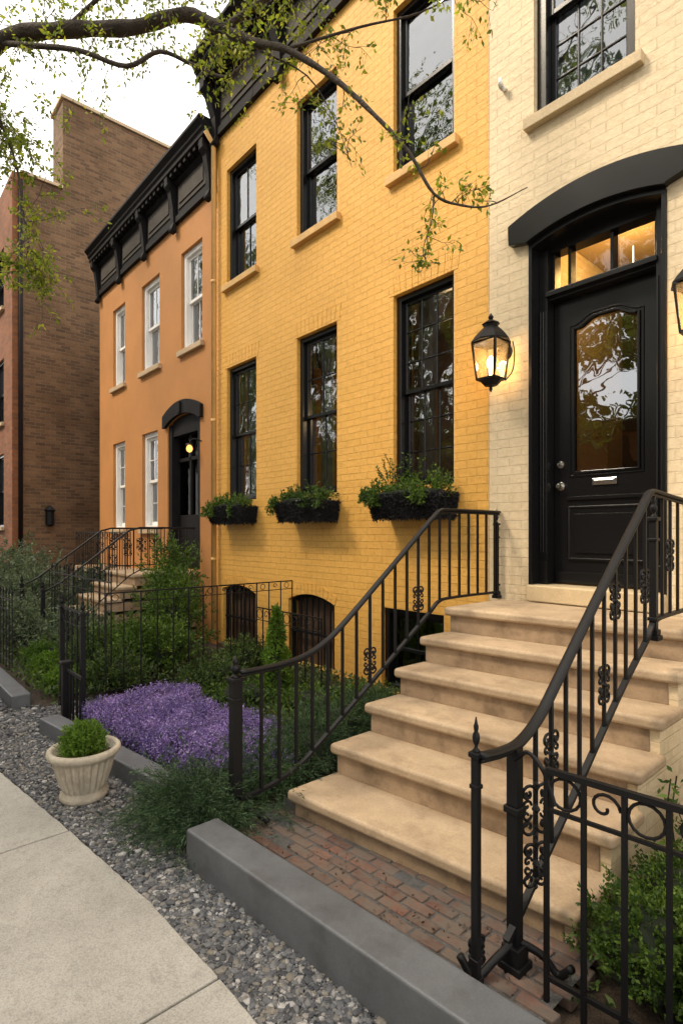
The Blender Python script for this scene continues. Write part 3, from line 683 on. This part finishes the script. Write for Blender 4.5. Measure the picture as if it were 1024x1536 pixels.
# orange stoop
OS=top("stoop","tan stone stoop leading to orange house door","steps",(-8.4,3.2,0))
for i in range(6):
    y0=1.95+.21*i; z=.17*(i+1); t=MB(); t.box(-9.0,-7.8,y0,(y0+.27) if i<5 else 3.99,z-.05,z); s=t.obj("step",M_stone,OS,bevel=.015)
    r=MB(); r.box(-8.97,-7.83,y0+.03,3.98,.17*i-.001,z-.051); r.obj("riser",M_riser,s)
for X in (-7.82,-8.98):
    R=top("stair_railing","black iron railing of the tan stone stoop","railing",(X,3.2,0),"iron railings of the far stoop")
    T=[(X,1.85,.85),(X,2.05,.95),(X,2.95,1.64),(X,3.1,1.68),(X,3.95,1.68)]; Bt=[(X,1.85,.1),(X,2.05,.25),(X,2.95,1.0),(X,3.1,1.08),(X,3.95,1.08)]
    h=MB(); h.tube(T,.014,6); h.obj("handrail",M_iron,R); h=MB(); h.tube(Bt,.009,4); h.obj("lower_rail",M_iron,R)
    for i in range(19):
        yy=1.87+2.05*i/18; zt=np.interp(yy,[a[1] for a in T],[a[2] for a in T]); zb=np.interp(yy,[a[1] for a in Bt],[a[2] for a in Bt]); q=MB(); q.bar((X,yy,zb),(X,yy,zt),.011); q.obj("baluster",M_iron,R)
    for i in range(0,8):
        o=MB(); yy=2.3+.21*i; ornament(o,(X,yy,np.interp(yy,[a[1] for a in T],[a[2] for a in T])-.25),(0,1,0),.08,.005); o.obj("scrollwork",M_iron,R)
    newel((X,1.85),.02,1.0,.045,R)
fence("black iron balcony railing with scrollwork before orange house windows",(-12.0,3.45),(-9.1,3.45),.95,1.62,.12,True,.012,False,name="balcony_railing",group=None)
b=MB(); b.box(-12.1,-9.05,3.4,3.99,.86,.95); b.box(-12.05,-9.1,3.5,3.99,0,.86); b.obj("window_terrace",M_riser,label="tan stone terrace below orange house windows",category="terrace",bevel=.01)

# ================================================================ GROUND
g=MB(); g.add([(-300,-300,-.02),(300,-300,-.02),(300,300,-.02),(-300,300,-.02)],[(0,1,2,3)]); g.obj("ground",M_soil,kind="structure",label="bare earth ground around the houses",category="ground")
g=MB(); g.add([(-80,-9.5,-.014),(80,-9.5,-.014),(80,-2.1,-.014),(-80,-2.1,-.014)],[(0,1,2,3)]); g.obj("road",M_asph,kind="structure",label="asphalt street",category="road")
g=MB(); g.add([(-14,.4,-.006),(3,.4,-.006),(3,1.5,-.006),(-14,1.5,-.006)],[(0,1,2,3)]); g.obj("gravel_bed",M_gbase,kind="structure",label="bed beneath loose gravel strip",category="gravel")
sw=MB(); JX=[-1.76+1.4*k for k in range(-12,6)]
def edge(x): return float(np.interp(x,[-16,-5.96,-4.27,-3.16,-2.3,-1.7,8],[.4,.54,.745,.875,.965,.985,1.02]))
for i in range(len(JX)-1):
    a,b=JX[i]+.005,JX[i+1]-.005; n=30
    F=[(a+(b-a)*k/n,edge(a+(b-a)*k/n)+random.uniform(-.003,.003)) for k in range(n+1)]
    poly=[(a,-.9),(b,-.9)]+F[::-1]; sw.prism([(x,y,-.01) for x,y in poly],[(x,y,.022) for x,y in poly])
    sw.box(a,b,-2.0,-.912,-.01,.022)
sw.obj("sidewalk",M_conc,kind="structure",bevel=.005,label="weathered concrete sidewalk slabs with joints",category="sidewalk")
sw=MB(); sw.box(-60,60,-9.75,-9.5,-.02,.12); sw.box(-60,60,-14.99,-9.75,-.02,.11); sw.box(-60,60,-2.15,-2.01,-.02,.03); sw.obj("street_kerb",M_conc,kind="structure",label="concrete kerbs along street",category="kerb")

def curb(label,p,q,w,h):
    (x0,y0),(x1,y1)=p,q; A=[(x0,y0,-.015),(x1,y1,-.015),(x1,y1+w,-.015),(x0,y0+w,-.015)]
    m_=MB(); m_.prism(A[::-1],[(a,b,h) for a,b,_ in A][::-1]); return m_.obj("stone_curb",M_curb,label=label,category="curb",bevel=.012,seg=3,group="grey stone garden curbs",recalc=True)
curb("long grey stone curb beside brick paving and gravel",(-2.47,1.20),(1.2,1.50),.17,.19)
curb("grey stone curb edging purple flower bed",(-4.9,1.13),(-3.05,1.38),.15,.13)
curb("grey stone curb edging orange house garden",(-12.3,1.10),(-5.75,1.10),.16,.12)

def bed(x0,x1,y0,y1,z,label):
    V=[];nx,ny=40,20
    for j in range(ny+1):
        for i in range(nx+1):
            u,v_=i/nx,j/ny; e=min(u,1-u,v_,1-v_)*6; V.append((x0+(x1-x0)*u,y0+(y1-y0)*v_,-.015+(z+.015)*min(1,e)+random.uniform(-.012,.012)*min(1,e)))
    m_=MB(); m_.add(V,[(j*(nx+1)+i,j*(nx+1)+i+1,(j+1)*(nx+1)+i+1,(j+1)*(nx+1)+i) for j in range(ny) for i in range(nx)])
    m_.obj("garden_soil",M_soil,kind="structure",smooth=True,label=label,category="soil")
bed(-5.15,-2.62,1.3,3.99,.07,"dark mulch garden bed before yellow house")
bed(-12,-5.25,1.2,3.4,.07,"dark mulch garden bed before orange house")
bed(-.93,2.5,1.62,3.5,.05,"dark mulch garden bed before cream house")

bp=MB(); row=0; y=1.34
while y<2.25:
    x=-2.52-(.07 if row%2 else 0)
    while x<-.98:
        w_=.135; yy=y+.085*(x+2.5)+random.uniform(-.003,.003)
        zc=[.045+random.uniform(-.006,.003) for _ in range(4)]
        A=[(x,yy,.0),(x+w_,yy+.011,.0),(x+w_,yy+.065,.0),(x,yy+.054,.0)]
        if random.random()<.95: bp.prism(A[::-1],[(a,b,zc[k]) for k,(a,b,_) in enumerate(A)][::-1])
        x+=w_+.009
    y+=.064; row+=1
bp.obj("brick_paving",M_pave,kind="structure",bevel=.006,label="worn red brick paving before the steps",category="paving")
mo=MB(); mo.add([(-2.66,1.3,.038),(-.9,1.44,.038),(-.9,2.3,.038),(-2.66,2.15,.038)],[(0,1,2,3)]); mo.obj("mortar_bed",M_gbase,kind="structure",label="sandy mortar between paving bricks",category="paving")

ico=bmesh.new(); bmesh.ops.create_icosphere(ico,subdivisions=1,radius=1); iv=np.array([v.co[:] for v in ico.verts]); ifc=np.array([[v.index for v in f.verts] for f in ico.faces]); ico.free()
xs=np.concatenate([rng.uniform(-3.2,-.7,21000),rng.uniform(-5.6,-3.0,18000),rng.uniform(-9,-5.5,3000)]); N_=len(xs)
lo=np.array([edge(x) for x in xs])-.012; hi=np.where(xs>-2.47,1.2+.082*(xs+2.47),np.where(xs>-3.05,1.36,np.where(xs>-4.9,1.13+.135*(xs+4.9),np.where(xs>-5.75,1.9,1.1))))
tt=rng.uniform(0,1,N_); ys=lo+(hi-lo)*tt
rad=rng.gamma(2.2,.0019,N_)+.003; rad=np.minimum(rad,.017); rad=np.where(tt<.06,rad*.6,rad); rad=np.where(xs<-5,rad*1.5,rad)
sc=rad[:,None]*np.stack([rng.uniform(.8,1.5,N_),rng.uniform(.7,1.2,N_),rng.uniform(.5,.85,N_)],1)
th=rng.uniform(0,6.28,N_); V=iv[None]*(1+rng.uniform(-.24,.24,(N_,12,1)))*sc[:,None,:]
cx_,sx_=np.cos(th)[:,None],np.sin(th)[:,None]; Vx=V[:,:,0]*cx_-V[:,:,1]*sx_; Vy=V[:,:,0]*sx_+V[:,:,1]*cx_
zz=rad*.35+rng.uniform(0,.010,N_)
V=np.stack([Vx+xs[:,None],Vy+ys[:,None],V[:,:,2]+zz[:,None]],2).reshape(-1,3)
F=(ifc[None]+(np.arange(N_)*12)[:,None,None]).reshape(-1,3)
gm=MB(); gm.add(V,F); gm.obj("gravel",M_gravel,kind="stuff",label="loose grey gravel strip beside the sidewalk",category="gravel")
n=240; x=rng.uniform(-2.5,-1.0,n); y=1.42+.1*(x+2.5)+rng.uniform(0,1,n)*.35
dm=MB(); leaves(dm,np.stack([x,y,np.full(n,.052)],1),.016,np.tile([0,0,.05],(n,1)),.6,0,.2)
dm.obj("leaf_litter",M_wood,kind="stuff",label="scattered dry leaf litter on the brick paving",category="leaf litter")

# ================================================================ URN
UR=top("urn_planter","fluted cast stone urn planter standing on gravel","planter",(-3.53,1.06,0))
u=MB()
prof=[(.125,0),(.135,.012),(.135,.035),(.115,.05),(.118,.06),(.134,.09),(.150,.14),(.163,.19),(.174,.235),(.178,.25),(.198,.262),(.206,.275),(.206,.292),(.197,.303),(.18,.305),(.17,.29),(.16,.25),(.05,.24)]
u.lathe(prof,(-3.53,1.06,.012),144,0,(5,8,24,.13)); u.obj("urn_bowl",M_urn,UR,smooth=True)
u=MB(); u.lathe([(.165,.25),(.01,.262)],(-3.53,1.06,.012),24); u.obj("urn_soil",M_soil,UR)
mb=MB(); sprays(mb,(-3.53,1.06,.34),(.125,.125,.12),420,24,.09,.024,.28,0,.26,1.0,True,.22,.6,(.75,1.12)); mb.obj("potted_plant",[M_grass,M_core],label="feathery green plant growing in stone urn",category="plant")

# window boxes + plants
for i,(a,b) in enumerate(XR):
    cx_=(a+b)/2-.02; w0=.43
    B_=top("window_box","dark textured window box filled with greenery on yellow wall","window box",(cx_,3.86,1.74),"window boxes on the yellow facade")
    m_=MB(); z0,z1=1.75,1.95
    lo_=[(cx_-w0*.92,3.78,z0),(cx_+w0*.92,3.78,z0),(cx_+w0*.92,3.995,z0),(cx_-w0*.92,3.995,z0)]; hi_=[(cx_-w0,3.73,z1),(cx_+w0,3.73,z1),(cx_+w0,3.995,z1),(cx_-w0,3.995,z1)]
    m_.prism(lo_[::-1],hi_[::-1])
    nb=6500; u_=rng.uniform(-1,1,nb); v_=rng.uniform(-.08,1,nb)
    C=np.stack([cx_+u_*w0*(.92+.08*v_),3.778-.05*v_,z0+(z1-z0)*v_],1); leaves(m_,C,.036,np.tile([0,-1.,0],(nb,1)),.35,0,.6)
    nb=1800; v_=rng.uniform(-.08,1,nb); C=np.stack([cx_+w0*(.92+.08*v_),rng.uniform(3.76,3.99,nb),z0+(z1-z0)*v_],1); leaves(m_,C,.036,np.tile([1.,0,0],(nb,1)),.35,0,.6)
    m_.obj("planter_box",M_planter,B_)
    mb=MB()
    for k in range(6):
        hgt=(.07+.06*random.random())*(1.5 if i==0 and k>1 else 1)
        sprays(mb,(cx_-.38+.15*k,3.84,1.98),(.11,.12,hgt),45,12,.08,.03,.5,0,1.9,.7,False,.3,.6,(.6,1.25))
    for k in range(6 if i else 10):
        xx=cx_+random.choice([-1,1])*random.uniform(.15,.46); sprays(mb,(xx,3.69,1.92-random.random()*.10),(.06,.05,.11),20,10,.06,.028,.5,0,1.5,-.6,False)
    for k in range(26 if i==0 else 8):
        p=np.array([cx_+random.uniform(-.3,.4),3.85,2.0]); q=p+np.array([random.uniform(-.14,.14),random.uniform(-.1,.08),random.uniform(.12,.36 if i==0 else .2)])
        mb.tube([p,(p+q)/2+np.array([.01,0,.01]),q],.0025,4,1); leaves(mb,np.array([p+(q-p)*t for t in rng.uniform(.3,1,16)]),.03,None,.5)
    core(mb,(cx_,3.84,1.97),(.41,.11,.04),1,1.0)
    mb.obj("box_plant",[M_leafG,M_core],label="mixed leafy plants spilling over window box",category="plant",group="plants in the window boxes")

# ================================================================ GARDEN PLANTS
jn=MB()
plumes(jn,(-2.80,1.44,.05),(.12,.07,.10),460,.38,26,.024,flat=.85)
plumes(jn,(-2.64,1.36,.04),(.08,.05,.06),220,.28,22,.022)
plumes(jn,(-2.98,1.36,.02),(.08,.05,.05),160,.28,22,.022,flat=.5)
core(jn,(-2.8,1.44,.06),(.22,.16,.14),1,1.0,.01)
jn.obj("juniper",[M_juni,M_core],label="feathery dark spreading juniper spilling over the curb end",category="shrub")
jn=MB()
for c_,k_ in (((-2.88,2.25,.08),300),((-2.98,2.65,.10),340),((-2.95,3.05,.08),260),((-2.82,1.9,.05),200)): plumes(jn,c_,(.10,.13,.12),k_,.38,26,.026,flat=1.0)
for c_ in ((-2.88,2.25,.12),(-2.98,2.65,.15),(-2.95,3.05,.12)): core(jn,c_,(.2,.24,.2),1,1.0,.01)
jn.obj("juniper",[M_juni,M_core],label="dark green juniper behind iron stair railing",category="shrub")
shrub("shrub","loose green shrub before yellow house wall",[((-3.8,3.0,.12),(.35,.3,.14)),((-4.4,2.7,.12),(.35,.35,.14)),((-3.5,3.4,.12),(.3,.25,.15))],M_leafG,220,14,.12,.035,.4,rv=(.6,1.3))
def conifer(name,label,c,r,h,mat_):
    mb=MB(); n=4200; t=rng.uniform(0,1,n)**1.4; a=rng.uniform(0,6.28,n); rr=r*(1-t)**.8*rng.uniform(.55,1.05,n)*(1+.25*np.sin(t*26+a*2))
    C=np.stack([c[0]+rr*np.cos(a),c[1]+rr*np.sin(a),c[2]+h*t],1); O=unit(np.stack([np.cos(a),np.sin(a),.9+0*a],1)); leaves(mb,C,.05,O,.3)
    mb.lathe([(r*.6,0),(r*.45,h*.4),(.02,h*.9)],c,10,1); return mb.obj(name,[mat_,M_core],label=label,category="tree")
conifer("conifer","small narrow bright green conifer before basement window",(-4.3,3.0,.05),.17,.85,M_grass)
shrub("shrub","tall loose green shrub by divider fence",[((-6.5,3.0,.5),(.4,.4,.55)),((-5.9,2.6,.3),(.35,.35,.32)),((-7.0,3.2,.75),(.35,.35,.7)),((-6.1,2.3,.3),(.4,.35,.32))],M_leafG,430,16,.2,.045,.4,rv=(.65,1.35),corek=.55)
shrub("shrub","arching dark shrub between the front gardens",[((-5.6,2.0,.2),(.3,.3,.22)),((-6.3,2.0,.25),(.4,.35,.28)),((-5.0,2.7,.16),(.25,.4,.18)),((-5.3,3.3,.2),(.3,.3,.22))],M_leafD,300,16,.17,.04,.35,rv=(.7,1.3),corek=.6)
shrub("shrub","blue green shrub with pale leaves before orange house",[((-8.2,1.75,.35),(.5,.35,.38)),((-9.4,2.0,.5),(.6,.5,.5)),((-10.2,2.2,.6),(.6,.5,.6)),((-7.2,2.1,.32),(.5,.35,.34))],M_leafB,420,14,.22,.05,.4,rv=(.6,1.4),corek=.55)
shrub("shrub","green shrub beside brown brick building",[((-11.6,2.2,.6),(.7,.5,.7)),((-12.9,1.8,.7),(.7,.6,.75)),((-14.5,1.6,.5),(.9,.5,.6)),((-9.6,3.0,.5),(.45,.3,.45))],M_leafB,330,14,.22,.065,.45,rv=(.65,1.35),corek=.6)
shrub("ground_cover_shrub","low bright green clipped ground cover shrub",[((-6.5,1.65,.16),(.35,.22,.16)),((-7.1,1.7,.16),(.35,.22,.17)),((-5.95,1.6,.12),(.25,.2,.14))],M_grass,360,14,.07,.03,.5)
shrub("boxwood","dense green boxwood behind iron garden fence",[((-.72,2.05,.17),(.20,.22,.17)),((-.42,2.08,.2),(.24,.24,.2)),((-.1,2.1,.2),(.3,.25,.22)),((-.68,2.4,.18),(.22,.2,.18)),((-.35,1.95,.14),(.22,.12,.15)),((.3,2.1,.2),(.3,.25,.22))],M_leafG,650,16,.07,.018,.55,corek=.78,rv=(.75,1.15),lump=.3)
def tall(mb):
    for k in range(40):
        p=np.array([-.62+random.uniform(-.15,.25),2.70+random.uniform(-.3,.3),.1]); q=p+np.array([random.uniform(-.2,.2),random.uniform(-.2,.15),random.uniform(.3,.8)])
        P=catmull([p,(p+q)/2+np.array([random.uniform(-.05,.05),0,.05]),q],4); mb.tube(P,.003,4,1); leaves(mb,np.array([p+(q-p)*t for t in rng.uniform(.2,1,36)])+rng.normal(size=(36,3))*.018,.04,None,.35)
shrub("shrub","tall wispy green plant beside the stoop wall",[((-.45,2.85,.25),(.3,.3,.25))],M_leafG,200,14,.12,.035,.4,extra=tall)

# purple flowers: upright clustered spikes over green leaves
fl=MB(); n=7200
x=rng.uniform(-4.82,-2.78,n); t=rng.uniform(0,1,n); ylo=1.36+.20*(x+4.9)/1.9+.02+.02*np.sin(x*9); yhi=2.28+.10*np.sin(x*5)
y=ylo+(yhi-ylo)*t
H=.14+.02*np.sin(x*6.3+1)*np.sin(y*7)+.02*np.sin(x*15+y*11)+.08*np.clip(np.minimum(t,1-t)*7,0,1)*np.clip(np.minimum(x+4.82,-2.78-x)*6,0,1)+rng.normal(size=n)*.020
leaves(fl,np.stack([np.tile(x,2),np.tile(y,2),np.tile(H,2)*rng.uniform(.15,1.0,2*n)],1),.038,np.tile([0,0,1.],(2*n,1)),.3,1)
b2=np.stack([x,y,H],1)
fr_=b2[(b2[:,1]<1.6)].copy(); fr_[:,2]*=rng.uniform(.35,1,len(fr_)); b2=np.concatenate([b2,fr_])
lean=rng.normal(size=(len(b2),2))*.25
for k in range(12):
    hh=(k-5)*.0075; w=.0075*(1-abs(k-4)/11)
    C=b2+rng.normal(size=b2.shape)*np.array([w,w,.002])+np.stack([lean[:,0]*hh,lean[:,1]*hh,np.full(len(b2),hh)],1)
    leaves(fl,C,.0125,np.tile([0,0,.6],(len(C),1)),.8,0,.5)
fl.obj("purple_flowers",[M_flower,M_juni],kind="stuff",label="dense mat of small purple flowers in curbed bed",category="flowers")
gc=MB(); n=9000; x=rng.uniform(-5.1,-2.7,n); y=rng.uniform(1.9,3.9,n); leaves(gc,np.stack([x,y,rng.uniform(.06,.14,n)],1),.05,np.tile([0,0,1.],(n,1)),.4,0)
x=rng.uniform(-12,-5.3,n); y=rng.uniform(1.3,3.3,n); leaves(gc,np.stack([x,y,rng.uniform(.06,.2,n)],1),.06,np.tile([0,0,1.],(n,1)),.4,0)
x=rng.uniform(-.9,2,3000); y=rng.uniform(1.75,3.4,3000); leaves(gc,np.stack([x,y,rng.uniform(.04,.1,3000)],1),.04,np.tile([0,0,1.],(3000,1)),.4,0)
gc.obj("ground_cover",[M_leafD],kind="stuff",label="low dark green ground cover in garden beds",category="ground cover")

# ================================================================ OVERHANGING TREE
TR=top("street_tree","leaning street tree with long bare branch and spring leaves","tree",(-6.6,.1,0))
wood=MB(); lf=MB()
main=catmull([(-6.6,.1,-.05),(-6.62,.12,1.5),(-6.5,.2,3.2),(-6.2,.4,4.5),(-5.75,.65,5.35),(-5.2,.92,5.6),(-4.75,1.28,5.60),(-4.29,1.65,5.53),(-3.95,1.92,5.56),(-3.72,2.14,5.40),(-3.5,2.28,5.25),(-3.25,2.36,5.09),(-2.95,2.55,4.8),(-2.70,2.69,4.48),(-2.5,2.82,4.18),(-2.36,2.92,3.87),(-2.2,3.02,3.76),(-2.05,3.11,3.73),(-1.85,3.22,3.80)],5)
tpar=np.linspace(0,1,len(main)); rad_=np.interp(tpar,[0,.1,.2,.28,.4,.5,.6,.7,.85,1],[.22,.17,.12,.062,.052,.042,.024,.016,.009,.003])*(1+.09*np.sin(np.arange(len(main))*1.9))
wood.tube(main,rad_,10)
b2p=catmull([(-5.2,.92,5.58),(-4.8,1.1,5.4),(-4.458,1.306,5.26),(-4.22,1.57,5.14),(-4.05,1.76,5.25),(-3.85,1.95,5.12),(-3.63,2.09,4.98),(-3.45,2.2,5.1)],5); wood.tube(b2p,np.linspace(.022,.011,len(b2p)),8)
b3p=catmull([(-3.78,2.1,5.42),(-3.5,2.4,5.7),(-3.1,2.7,6.0),(-2.6,3.0,6.4),(-2.0,3.2,6.7)],5); wood.tube(b3p,np.linspace(.028,.005,len(b3p)),7)
b4p=catmull([(-5.6,.7,5.4),(-5.3,.87,5.1),(-5.08,1.0,4.6),(-5.0,1.05,4.1),(-4.97,1.1,3.75)],5); wood.tube(b4p,np.linspace(.016,.003,len(b4p)),6)
b5p=catmull([(-3.3,2.36,5.12),(-2.9,2.75,5.25),(-2.5,2.95,5.2),(-2.15,3.1,5.25)],5); wood.tube(b5p,np.linspace(.012,.003,len(b5p)),6)
b6p=catmull([(-2.36,2.92,3.87),(-2.37,2.91,3.7),(-2.42,2.88,3.5),(-2.38,2.9,3.38)],4); wood.tube(b6p,np.linspace(.005,.002,len(b6p)),5)
b7p=catmull([(-3.5,2.28,5.2),(-3.2,2.5,4.95),(-3.05,2.65,4.6),(-2.95,2.72,4.25)],4); wood.tube(b7p,np.linspace(.007,.002,len(b7p)),5)
b8p=catmull([(-6.3,.35,4.2),(-7.2,-.5,6.5),(-8.4,-1.0,9.0),(-9.5,-1.2,11.5)],5); wood.tube(b8p,np.linspace(.13,.04,len(b8p)),8)
b9p=catmull([(-4.75,1.28,5.6),(-4.5,1.5,5.85),(-4.1,1.8,6.1),(-3.6,2.1,6.4)],5); wood.tube(b9p,np.linspace(.02,.004,len(b9p)),6)
def twig(p,d,L_,nsub,nleaf,r=.0035,size=.041,droop=.5):
    p=np.array(p,float); d=unit(np.array(d,float)); P=[p]
    for k in range(6):
        d=unit(d+rng.normal(size=3)*.22+np.array([0,0,-droop*.12])); P.append(P[-1]+d*L_/6)
    P=np.array(P); wood.tube(P,np.linspace(r,r*.3,7),4)
    for s in range(nsub):
        i=rng.integers(1,7); q=P[i]; dd=unit(d+rng.normal(size=3)*.8+np.array([0,0,-droop*.4])); l2=L_*rng.uniform(.25,.5)
        wood.tube([q,q+dd*l2*.5,q+dd*l2+np.array([0,0,-.02])],[r*.5,r*.4,r*.2],3)
        t=rng.uniform(.2,1.05,nleaf); C=q+dd*(t*l2)[:,None]+rng.normal(size=(nleaf,3))*.018; leaves(lf,C,size,np.tile(dd+np.array([0,0,-.4]),(nleaf,1)),.5,0,.8)
def along(path,t0,t1,n,L_,nsub,nleaf,bias=(0,0,-.1),droop=.5,sp=1.0):
    for k in range(n):
        t=rng.uniform(t0,t1)*(len(path)-1); i=int(t); p=path[i]
        twig(p,rng.normal(size=3)*sp+np.array(bias),L_*rng.uniform(.6,1.3),nsub,nleaf,droop=droop)
along(main,.27,.42,28,.5,6,7,(0,0,.5))
along(main,.42,.58,22,.42,6,8,(.1,0,.5))
along(main,.60,.78,6,.30,4,5,(.2,0,.1))
along(main,.80,.97,9,.22,4,6,(.1,.0,.7),droop=.1,sp=.7)
along(b2p,.1,.95,12,.25,4,6,(0,0,0))
along(b3p,.0,1,40,.5,6,9,(.1,0,.1))
along(b4p,.1,1,54,.40,7,11,(-.1,-.1,-.2))
along(b5p,.1,1,16,.36,5,7,(.1,0,.1))
along(b6p,.3,1,8,.15,3,6,(0,0,-.3))
along(b7p,.2,1,10,.22,4,6,(0,0,-.4))
along(b9p,.2,1,16,.4,6,8,(0,0,.2))
for k in range(26):
    e=np.array([-10.2+rng.uniform(-3.2,3.0),-1.0+rng.uniform(-1.6,1.6),11.2+rng.uniform(-2.2,2.6)]); b_=b8p[rng.integers(8,16)]
    wood.tube([tuple(b_),tuple((b_+e)/2+np.array([0,0,.2])),tuple(e)],[.03,.02,.01],4); sprays(lf,tuple(e),(.6,.6,.45),46,8,.3,.10,.5,0,0,.2,False)
wood.obj("trunk",M_bark,TR,smooth=True); lf.obj("crown",M_leafT,TR)

# street trees on the far side of the road (seen mirrored in the windows)
def bigtree(x,y,s,seed,first=None):
    T=top("street_tree","tall leafy street tree across the road","tree",(x,y,0),"street trees across the road")
    if first is None:
        w=MB(); w.tube(catmull([(x,y,0),(x+.1,y,1.8),(x-.1,y+.1,3.6),(x,y,10.5)],5),np.linspace(.3,.08,16),9)
        c=MB()
        for k in range(62):
            a=random.uniform(0,6.28); rr=3.1*math.sqrt(random.random()); zc=random.uniform(2.6,14.0); e=np.array([x+rr*math.cos(a),y+rr*math.sin(a),zc])
            w.tube([(x,y,min(2.2+zc*.45,10)),tuple((np.array([x,y,2.2+zc*.4])+e)/2+np.array([0,0,.2])),tuple(e)],[.07,.04,.015],5)
            sprays(c,tuple(e),(.95,.95,.7),58,8,.45,.18,.5,0,0,.2,False)
        a_=w.obj("trunk",M_bark,T,smooth=True); b_=c.obj("crown",M_far,T); return T,a_,b_
    T0,a0,b0=first
    for o0 in (a0,b0):
        o1=o0.copy(); o1.parent=T; COL.objects.link(o1)
    T.scale=(s,s,s*1.05); T.rotation_euler=(0,0,seed)
F0=bigtree(-9,-8.6,1,0)
for x,y,s,r in ((-15,-9,1.12,1.2),(-21.5,-8.8,1.05,2.7),(-3.4,-8.8,1.02,4.0),(-28.5,-9,1.2,.6),(2.8,-8.8,1,5.1)): bigtree(x,y,s,r,F0)

# ================================================================ WORLD, SUN, CAMERA
w=bpy.data.worlds.new("World"); scene.world=w; w.use_nodes=True; nt=w.node_tree; nt.nodes.clear()
sky=nt.nodes.new('ShaderNodeTexSky'); sky.sky_type='NISHITA'; sky.sun_disc=False
sd=Vector((-.40,-.55,.80)).normalized(); el=math.asin(sd.z); az=math.atan2(sd.x,sd.y)
sky.sun_elevation=el; sky.sun_rotation=az; sky.dust_density=3.5; sky.air_density=1.2
tc=nt.nodes.new('ShaderNodeTexCoord'); cl=noise(nt,tc.outputs['Generated'],2.2,3,.55)
white=ramp(nt,cl,[(.3,(1,1,1,1)),(.7,(1,.97,.92,1))])
white=mix(nt,white,(21.5,20.9,20.1,1),1,'MULTIPLY')
col=mix(nt,sky.outputs[0],white,.85)
bg=nt.nodes.new('ShaderNodeBackground'); bg.inputs[1].default_value=.125; nt.links.new(col,bg.inputs[0])
wo=nt.nodes.new('ShaderNodeOutputWorld'); nt.links.new(bg.outputs[0],wo.inputs[0])
sl=bpy.data.lights.new("sun",'SUN'); sl.energy=4.0; sl.angle=math.radians(12); sl.color=(1,.84,.64)
so=bpy.data.objects.new("sun",sl); COL.objects.link(so); so.rotation_euler=(-sd).to_track_quat('-Z','Y').to_euler()

cam=bpy.data.cameras.new("camera"); co=bpy.data.objects.new("camera",cam); COL.objects.link(co)
cam.sensor_fit='VERTICAL'; cam.sensor_height=36; cam.lens=831/1536*36; cam.shift_y=32/1536; cam.clip_end=1000; cam.clip_start=.05
co.location=(0,0,1.6); co.rotation_euler=(math.radians(90),0,math.atan2(.748,.664))
scene.camera=co
scene.view_settings.view_transform='Standard'; scene.view_settings.look='None'; scene.view_settings.exposure=0
